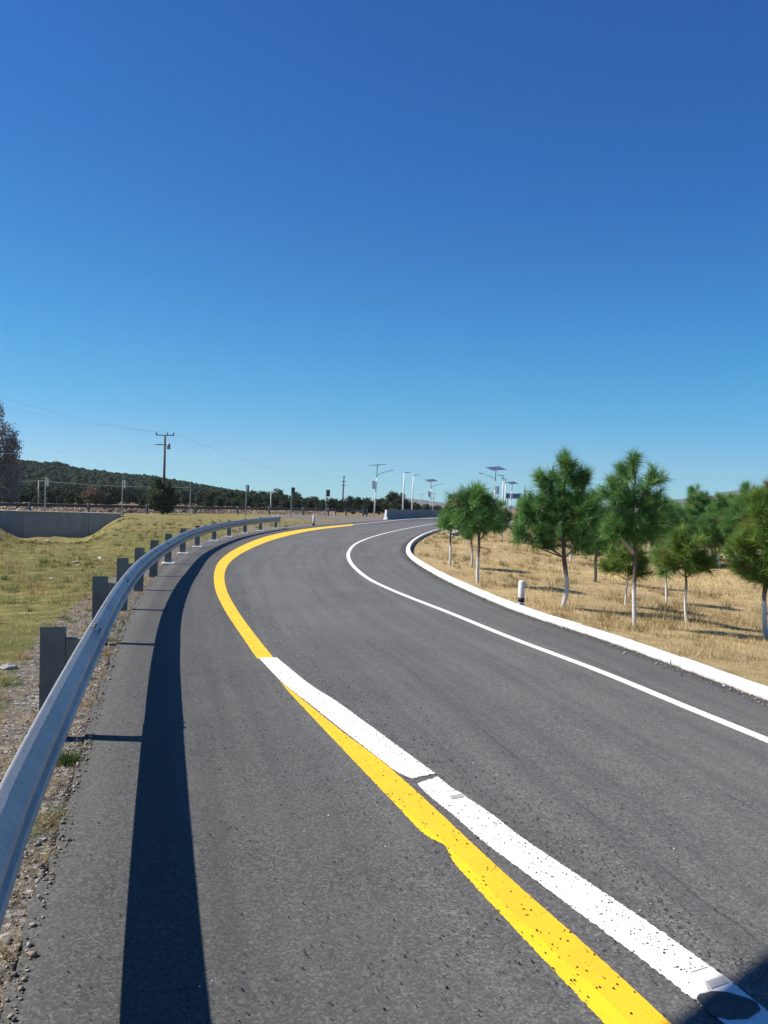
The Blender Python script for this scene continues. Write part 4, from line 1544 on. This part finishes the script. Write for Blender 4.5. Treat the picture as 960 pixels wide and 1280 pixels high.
# ------------------------------------------------------------------ signs
def sign_board(x0, x1, y0, y1, Y, label, mat):
    a, b = at(x0, y1, Y), at(x1, y0, Y)
    w, h = b[0] - a[0], b[2] - a[2]
    c = (a + b) / 2
    t = empty("road_sign", (c[0], Y, -.1), label, "road sign")
    mb = MB(); mb.box((0, 0, c[2] + .1), (w, .05, h), None, .01); bd = mb.build("panel", mat, t)
    mb = MB()
    for s in (-1, 1):
        mb.box((s * (w / 2 - .06), -.030, c[2] + .1), (.05, .006, h - .1)); mb.box((0, -.030, c[2] + .1 + s * (h / 2 - .06)), (w - .18, .006, .05))
    mb.build("border", M['white_sign'], bd)
    for s in (-1, 1):
        mb = MB(); mb.box((s * w * .34, .10, (c[2] + h / 2) / 2), (.12, .12, c[2] + h / 2 + .2)); mb.build("post", M['grey_metal'], t)


sign_board(631.5, 651, 617, 623, 185, "blue direction sign with a pale border above the pines", M['blue_sign'])
sign_board(560.5, 576, 618, 623.5, 190, "blue direction sign half hidden by the dome-crowned pine", M['blue_sign'])
Y = 108
p = at(638, 650, Y)
t = empty("road_sign", (p[0], Y, -.9), "small white road sign below the blue direction sign", "road sign")
c = at(638.3, 634.5, Y)
mb = MB(); mb.box((0, 0, c[2] + .9), (.5, .03, .56), None, .01); mb.build("panel", M['white_sign'], t)
mb = MB(); mb.box((0, -.02, c[2] + .88), (.12, .012, .2)); mb.build("symbol", M['black'], t)
mb = MB(); mb.box((0, .05, (c[2] + .9) / 2), (.07, .07, c[2] + 1.0)); mb.build("post", M['grey_metal'], t)
p = at(646, 650, Y)
t = empty("road_sign", (p[0], Y, -.9), "yellow diamond warning sign beside the dark pine", "road sign")
c = at(646, 637, Y)
mb = MB(); mb.box((0, 0, c[2] + .9), (.46, .03, .46), Matrix.Rotation(rad(45), 4, 'Y'), .01); mb.build("panel", M['yellow_sign'], t)
mb = MB(); mb.box((0, .05, (c[2] + .9) / 2), (.06, .06, c[2] + 1.0)); mb.build("post", M['grey_metal'], t)
# white kerb of the other carriageway glimpsed between the trees
kk = catmull([hit(606, 652)[:2], hit(620, 651.5)[:2], hit(640, 654)[:2], hit(660, 657)[:2]], .6)
kz_ = ground_z(kk[:, 0], kk[:, 1])
tag(sweep("kerb", np.column_stack([kk, kz_]), [(.2, -.1), (.2, .25), (-.2, .25), (-.2, -.1)], M['kerb']), "white kerb of the other carriageway glimpsed between the pines", kind="structure")


# ------------------------------------------------------------------ grass
def blades(P, h, w, lo, hi, lean=.45, third=None, wind=None):
    N = len(P)
    a = RNG.uniform(0, 2 * np.pi, N)
    side = np.stack([np.cos(a), np.sin(a), np.zeros(N)], 1)
    ln = RNG.normal(0, lean, (N, 2))
    H = h * RNG.uniform(.45, 1.25, N)
    d = np.stack([ln[:, 0], ln[:, 1], np.ones(N)], 1)
    d /= np.linalg.norm(d, axis=1)[:, None]
    tip = P + d * H[:, None]
    W = (w * RNG.uniform(.6, 1.3, N))[:, None]
    V = np.stack([P - side * W / 2, P + side * W / 2, tip], 1).reshape(-1, 3)
    f = RNG.uniform(0, 1, N)[:, None]
    col = np.asarray(lo) * (1 - f) + np.asarray(hi) * f
    return V, np.arange(N * 3).reshape(N, 3), np.repeat(col, 3, 0)


def scatter(n, rmin, rmax, amin, amax, power):
    """random ground positions, thinning with distance"""
    u = RNG.random(n)
    e = power
    r = (rmin ** e + u * (rmax ** e - rmin ** e)) ** (1 / e)
    a = np.radians(RNG.uniform(amin, amax, n))
    return np.stack([r * np.sin(a), r * np.cos(a)], 1)


def grass_right():
    q = scatter(300000, 5.5, 75, -4, 40, .25)
    d, s = seg_dist(q, ER_C)
    cl = vnoise(q[:, 0], q[:, 1], 1.1, 31) + .6 * vnoise(q[:, 0], q[:, 1], .35, 32)
    keep = (s > 0) & (d > .24) & (cl + RNG.normal(0, .22, len(q)) > -.34 + .38 * np.exp(-d / .5))
    q, d, cl = q[keep], d[keep], cl[keep]
    z = ground_z(q[:, 0], q[:, 1])
    P = np.column_stack([q, z - .01])
    R = np.linalg.norm(q, axis=1)
    tall = .6 * vnoise(q[:, 0], q[:, 1], 3.2, 33) + .9 * vnoise(q[:, 0], q[:, 1], .55, 37)
    h = (.07 + .26 * np.clip(tall + .05, 0, 1)) * (1 - .5 * np.exp(-d / .8))
    w = np.maximum(.0040, R * .00042)
    green = vnoise(q[:, 0], q[:, 1], 2.3, 34) + .5 * vnoise(q[:, 0], q[:, 1], 7, 35)
    g = smooth(.10, .5, green)[:, None]
    lo = np.array([.27, .195, .09]) * (1 - g) + np.array([.15, .14, .05]) * g
    hi = np.array([.64, .50, .27]) * (1 - g) + np.array([.38, .32, .14]) * g
    tone = np.clip(1 + .6 * vnoise(q[:, 0], q[:, 1], 1.7, 36) + .7 * vnoise(q[:, 0], q[:, 1], 5, 38), .4, 1.7)[:, None]
    V, Fc, col = blades(P, h, w, lo * tone * 1.4, hi * tone * 1.4, .6)
    tag(mesh_np("grass", V, Fc, M['blade'], col=col), "dry straw-coloured grass under the pines", "grass", kind="stuff")


def grass_left():
    q = scatter(300000, 3.0, 84, -42, -3, .32)
    d, s = seg_dist(q, EL_C)
    n1 = vnoise(q[:, 0], q[:, 1], .8, 41) + .6 * vnoise(q[:, 0], q[:, 1], .25, 42)
    verge = .34 + .34 * smooth(6.2, 9.5, q[:, 1]) + .5 * vnoise(q[:, 0], q[:, 1], 1.5, 43)
    dens = smooth(0, .9, d - verge)
    keep = (s < 0) & (RNG.random(len(q)) < dens) & (n1 + RNG.normal(0, .16, len(q)) > -.16) & ~((q[:, 1] > 80.5))
    q, d, n1 = q[keep], d[keep], n1[keep]
    z = ground_z(q[:, 0], q[:, 1])
    P = np.column_stack([q, z - .01])
    R = np.linalg.norm(q, axis=1)
    gr = vnoise(q[:, 0], q[:, 1], 1.9, 44) + .7 * vnoise(q[:, 0], q[:, 1], .6, 45) + .02 - .010 * (R - 8)
    g = smooth(-.22, .55, gr)[:, None]
    lo = np.array([.21, .165, .06]) * (1 - g) + np.array([.05, .080, .016]) * g
    hi = np.array([.54, .44, .17]) * (1 - g) + np.array([.27, .30, .06]) * g
    tone = np.clip(1 + .6 * vnoise(q[:, 0], q[:, 1], .45, 47) + 1.0 * vnoise(q[:, 0], q[:, 1], 1.5, 48) + .9 * vnoise(q[:, 0], q[:, 1], 4.2, 50), .3, 1.8)[:, None]
    lo, hi = lo * tone, hi * tone
    h = .05 + .34 * np.clip(vnoise(q[:, 0], q[:, 1], 1.1, 51) - .22, 0, 1) + .17 * np.clip(.5 * vnoise(q[:, 0], q[:, 1], 1.3, 46) + vnoise(q[:, 0], q[:, 1], .38, 49) - .02, 0, 1)
    w = np.maximum(.0038, R * .00042)
    V, Fc, col = blades(P, h, w, lo, hi, .7)
    tag(mesh_np("grass", V, Fc, M['blade'], col=col), "short yellow-green grass behind the guardrail", "grass", kind="stuff")


def verge_grass():
    """dry tufts and a few green weeds at the foot of the guardrail"""
    Vs, Fs, Cs = [], [], []
    k = 0
    L, s = resample(EDGE_L, step=.05)
    n_, _ = normals2(L)
    ok = np.where((L[:, 1] > 2.0) & (L[:, 1] < 45))[0]
    pick = RNG.choice(ok, 900, p=(1 / (L[ok, 1] + 1)) / (1 / (L[ok, 1] + 1)).sum())
    for i in pick:
        c = L[i] + n_[i] * RNG.uniform(-.02, 1.0) if RNG.random() < .6 else RNG.uniform(-.04, .25)
        m = RNG.integers(20, 70)
        q = c + RNG.normal(0, .035, (m, 2))
        z = ground_z(q[:, 0], q[:, 1]) - .01
        green = RNG.random() < .25
        lo, hi = ((.05, .085, .02), (.15, .20, .05)) if green else ((.24, .17, .08), (.50, .38, .20))
        V, Fc, col = blades(np.column_stack([q, z]), RNG.uniform(.06, .15), .0042 if L[i, 1] < 9 else .007, lo, hi, .9)
        Vs.append(V); Fs.append(Fc + k); Cs.append(col); k += len(V)
    c = flat(86, 950)
    for _ in range(10):
        q = c + RNG.normal(0, .035, (40, 2))
        V, Fc, col = blades(np.column_stack([q, ground_z(q[:, 0], q[:, 1]) - .01]), .09, .012, (.02, .06, .012), (.075, .15, .03), .8)
        Vs.append(V); Fs.append(Fc + k); Cs.append(col); k += len(V)
    tag(mesh_np("grass", np.vstack(Vs), np.vstack(Fs), M['blade'], col=np.vstack(Cs)), "dry tufts and weeds at the foot of the guardrail", "grass", kind="stuff")


def tufts(n, rmin, rmax, amin, amax, line, sign, dmin, label, pals, hs, seed):
    q = scatter(n, rmin, rmax, amin, amax, .5)
    d, sd = seg_dist(q, line)
    f = vnoise(q[:, 0], q[:, 1], 2.4, seed) + .6 * vnoise(q[:, 0], q[:, 1], .9, seed + 1)
    q = q[(sd * sign > 0) & (d > dmin) & (f + RNG.normal(0, .15, n) > .05) & (q[:, 1] < 80)]
    m = len(q); k = 34
    R_ = np.linalg.norm(q, axis=1)
    hgt = RNG.uniform(*hs, m)
    base = np.repeat(q, k, 0) + RNG.normal(0, 1, (m * k, 2)) * np.repeat(hgt * .38, k)[:, None]
    c = RNG.integers(0, len(pals), m)
    lo = np.array([p[0] for p in pals])[c]; hi = np.array([p[1] for p in pals])[c]
    P = np.column_stack([base, ground_z(base[:, 0], base[:, 1]) - .01])
    w = np.repeat(np.maximum(.005, R_ * .0005), k)
    V, Fc, col = blades(P, np.repeat(hgt, k), w, np.repeat(lo, k, 0), np.repeat(hi, k, 0), .55)
    tag(mesh_np("grass", V, Fc, M['blade'], col=col), label, "grass", kind="stuff")


STRAW = ((.26, .19, .08), (.66, .52, .27)); RUST = ((.16, .10, .045), (.38, .26, .12)); OLIVE = ((.07, .08, .022), (.24, .23, .07)); GRN = ((.04, .075, .016), (.17, .24, .05))
tufts(4200, 6, 75, -42, -4, EL_C, -1, .9, "rough tussocks standing in the grass behind the guardrail", [STRAW, STRAW, OLIVE, GRN, RUST], (.07, .22), 71)
tufts(3600, 8, 70, -4, 40, ER_C, 1, .6, "rough dry tussocks standing in the straw-coloured grass", [STRAW, STRAW, RUST, OLIVE, RUST], (.10, .32), 81)
grass_right(); grass_left(); verge_grass()

# ------------------------------------------------------------------ gravel and stones
bm = bmesh.new(); bmesh.ops.create_icosphere(bm, subdivisions=1, radius=1)
PV = np.array([v.co[:] for v in bm.verts]); PF = np.array([[v.index for v in f.verts] for f in bm.faces]); bm.free()


def pebbles(P, size, cols, name, label):
    N = len(P)
    sc = size[:, None, None] * RNG.uniform(.55, 1.2, (N, 1, 3)) * np.array([1, 1, .7])
    a = RNG.uniform(0, 6.28, N)
    ca, sa = np.cos(a), np.sin(a)
    v = PV[None] * (1 + .35 * (RNG.random((N, len(PV), 1)) - .5)) * sc
    x = v[:, :, 0] * ca[:, None] - v[:, :, 1] * sa[:, None]
    y = v[:, :, 0] * sa[:, None] + v[:, :, 1] * ca[:, None]
    V = np.stack([x, y, v[:, :, 2]], -1) + P[:, None]
    V[:, :, 2] += size[:, None] * .35
    Fc = (PF[None] + (np.arange(N) * len(PV))[:, None, None]).reshape(-1, 3)
    tag(mesh_np(name, V.reshape(-1, 3), Fc, M['pebble'], col=np.repeat(cols, len(PV), 0)), label, "gravel", kind="stuff")


# black chips on the asphalt, thickest along the painted lines
line_pts, _ = resample(catmull(fl([(860, 1230), (740, 1128), (640, 1050), (560, 985), (480, 925), (400, 862), (345, 822), (305, 770), (283, 735), (277, 712), (300, 688)]), .2), step=.02)
ln_, _ = normals2(line_pts)
w_ = 1 / (1.5 + np.linalg.norm(line_pts, axis=1)); w_ /= w_.sum()
k_ = RNG.choice(len(line_pts), 6500, p=w_)
off = np.where(RNG.random(6500) < .6, -np.abs(RNG.normal(.20, .20, 6500)), np.abs(RNG.normal(.35, .45, 6500)))
q1 = line_pts[k_] + ln_[k_] * off[:, None]
q2 = scatter(3000, 2.2, 16, -24, 27, .4)
q = np.vstack([q1, q2])
dl_, sl_ = seg_dist(q, EL_C); dr_, sr_ = seg_dist(q, ER_C)
q = q[(sl_ > 0) & (sr_ < 0)]
N = len(q)
col = np.tile(np.array([.022, .021, .021]), (N, 1)) * RNG.uniform(.5, 2.6, N)[:, None]
lt = RNG.random(N) < .025
col[lt] = RNG.uniform(.35, .75, (lt.sum(), 1)) * np.array([1, .96, .9])
pebbles(np.column_stack([q, np.full(N, .0045)]), np.minimum(RNG.gamma(3, .00085, N) + .0011, .0052), col, "gravel", "black stone chips scattered over the asphalt and the painted lines")

# gravel along the rail foot and behind it
L, s_ = resample(EDGE_L, step=.02)
n__, _ = normals2(L)
ok = np.where((L[:, 1] > 1.5) & (L[:, 1] < 30))[0]
w_ = 1 / (1 + L[ok, 1]); w_ /= w_.sum()
k_ = RNG.choice(ok, 16000, p=w_)
q = L[k_] + n__[k_] * (np.abs(RNG.normal(0, .75, 16000)) - .06)[:, None]
z = ground_z(q[:, 0], q[:, 1])
c_ = RNG.choice(5, 16000, p=[.14, .3, .34, .18, .04])
pal = np.array([(.08, .075, .07), (.17, .155, .135), (.30, .235, .165), (.34, .30, .27), (.62, .60, .56)])
sz = RNG.gamma(2.2, .0026, 16000) + .003
pebbles(np.column_stack([q, np.where(seg_dist(q, EL_C)[1] > 0, .002, z)]), np.minimum(sz * .8, .022), pal[c_] * RNG.uniform(.7, 1.25, 16000)[:, None], "gravel", "grey and brown gravel along the foot of the guardrail")

# loose pale stones lying in the grass on the left
q = scatter(260, 6, 50, -40, -8, .6)
d_, s_2 = seg_dist(q, EL_C)
q = q[(s_2 < 0) & (d_ > .9)]
pebbles(np.column_stack([q, ground_z(q[:, 0], q[:, 1]) + .02]), RNG.gamma(2.5, .006, len(q)) + .008, pal[RNG.choice(5, len(q), p=[.1, .2, .25, .25, .2])], "gravel", "loose pale stones scattered through the grass behind the guardrail")

# grit lying along both sides of the kerb
kk_, _ = resample(KERB[KERB[:, 1] > 4], step=.03)
kn_, _ = normals2(kk_)
w_ = 1 / (2 + kk_[:, 1]); w_ /= w_.sum()
i_k = RNG.choice(len(kk_), 5000, p=w_)
of_ = np.where(RNG.random(5000) < .5, np.abs(RNG.normal(0, .09, 5000)) + .012, -.19 - np.abs(RNG.normal(0, .16, 5000)))
q = kk_[i_k] + kn_[i_k] * of_[:, None]
zz_ = np.where(of_ > 0, .001, ground_z(q[:, 0], q[:, 1]))
pebbles(np.column_stack([q, zz_]), RNG.gamma(2.2, .0022, 5000) + .002, pal[RNG.choice(5, 5000, p=[.2, .35, .3, .13, .02])], "gravel", "fine grit lying along both sides of the white kerb")

# a few single stones
for (x, y, s, lab, c) in [(76, 772, .055, "brown stone lying beside the first guardrail post", 1), (125, 698, .075, "pale stone alone in the grass behind the guardrail", 0), (95, 704, .12, "flat dark stone in the grass beside the pale stone", 2),
                          (10, 836, .09, "flat grey stone at the edge of the yellow-green grass", 2), (60, 676, .20, "pale slab lying at the foot of the retaining wall", 0), (64, 724, .06, "white stone lying among gravel in the grass", 0)]:
    p = hit(x, y)
    bm = bmesh.new(); bmesh.ops.create_icosphere(bm, subdivisions=2, radius=1)
    for v in bm.verts:
        v.co *= 1 + random.uniform(-.22, .22)
        v.co.x *= s; v.co.y *= s * .8; v.co.z *= s * .42
    me = bpy.data.meshes.new("stone"); bm.to_mesh(me); bm.free()
    o = link("stone", me, [M['post_white'], M['wood'], M['conc_dark']][c])
    o.location = (p[0], p[1], p[2] + s * .15); o.rotation_euler = (0, 0, random.uniform(0, 3))
    tag(o, lab, "stone")


# ------------------------------------------------------------------ air
t = NT("air")
t.n.remove(t.b)
pv = t.node("ShaderNodeVolumePrincipled")
pv.inputs["Color"].default_value = (.80, .88, 1.0, 1)
pv.inputs["Density"].default_value = .00010
pv.inputs["Anisotropy"].default_value = .2
t.link(pv.outputs[0], t.out.inputs["Volume"])
mb = MB(); mb.box((0, 0, 147), (12000, 12000, 306))
tag(mb.build("haze", t.m), "thin blue air haze", "haze", kind="stuff")
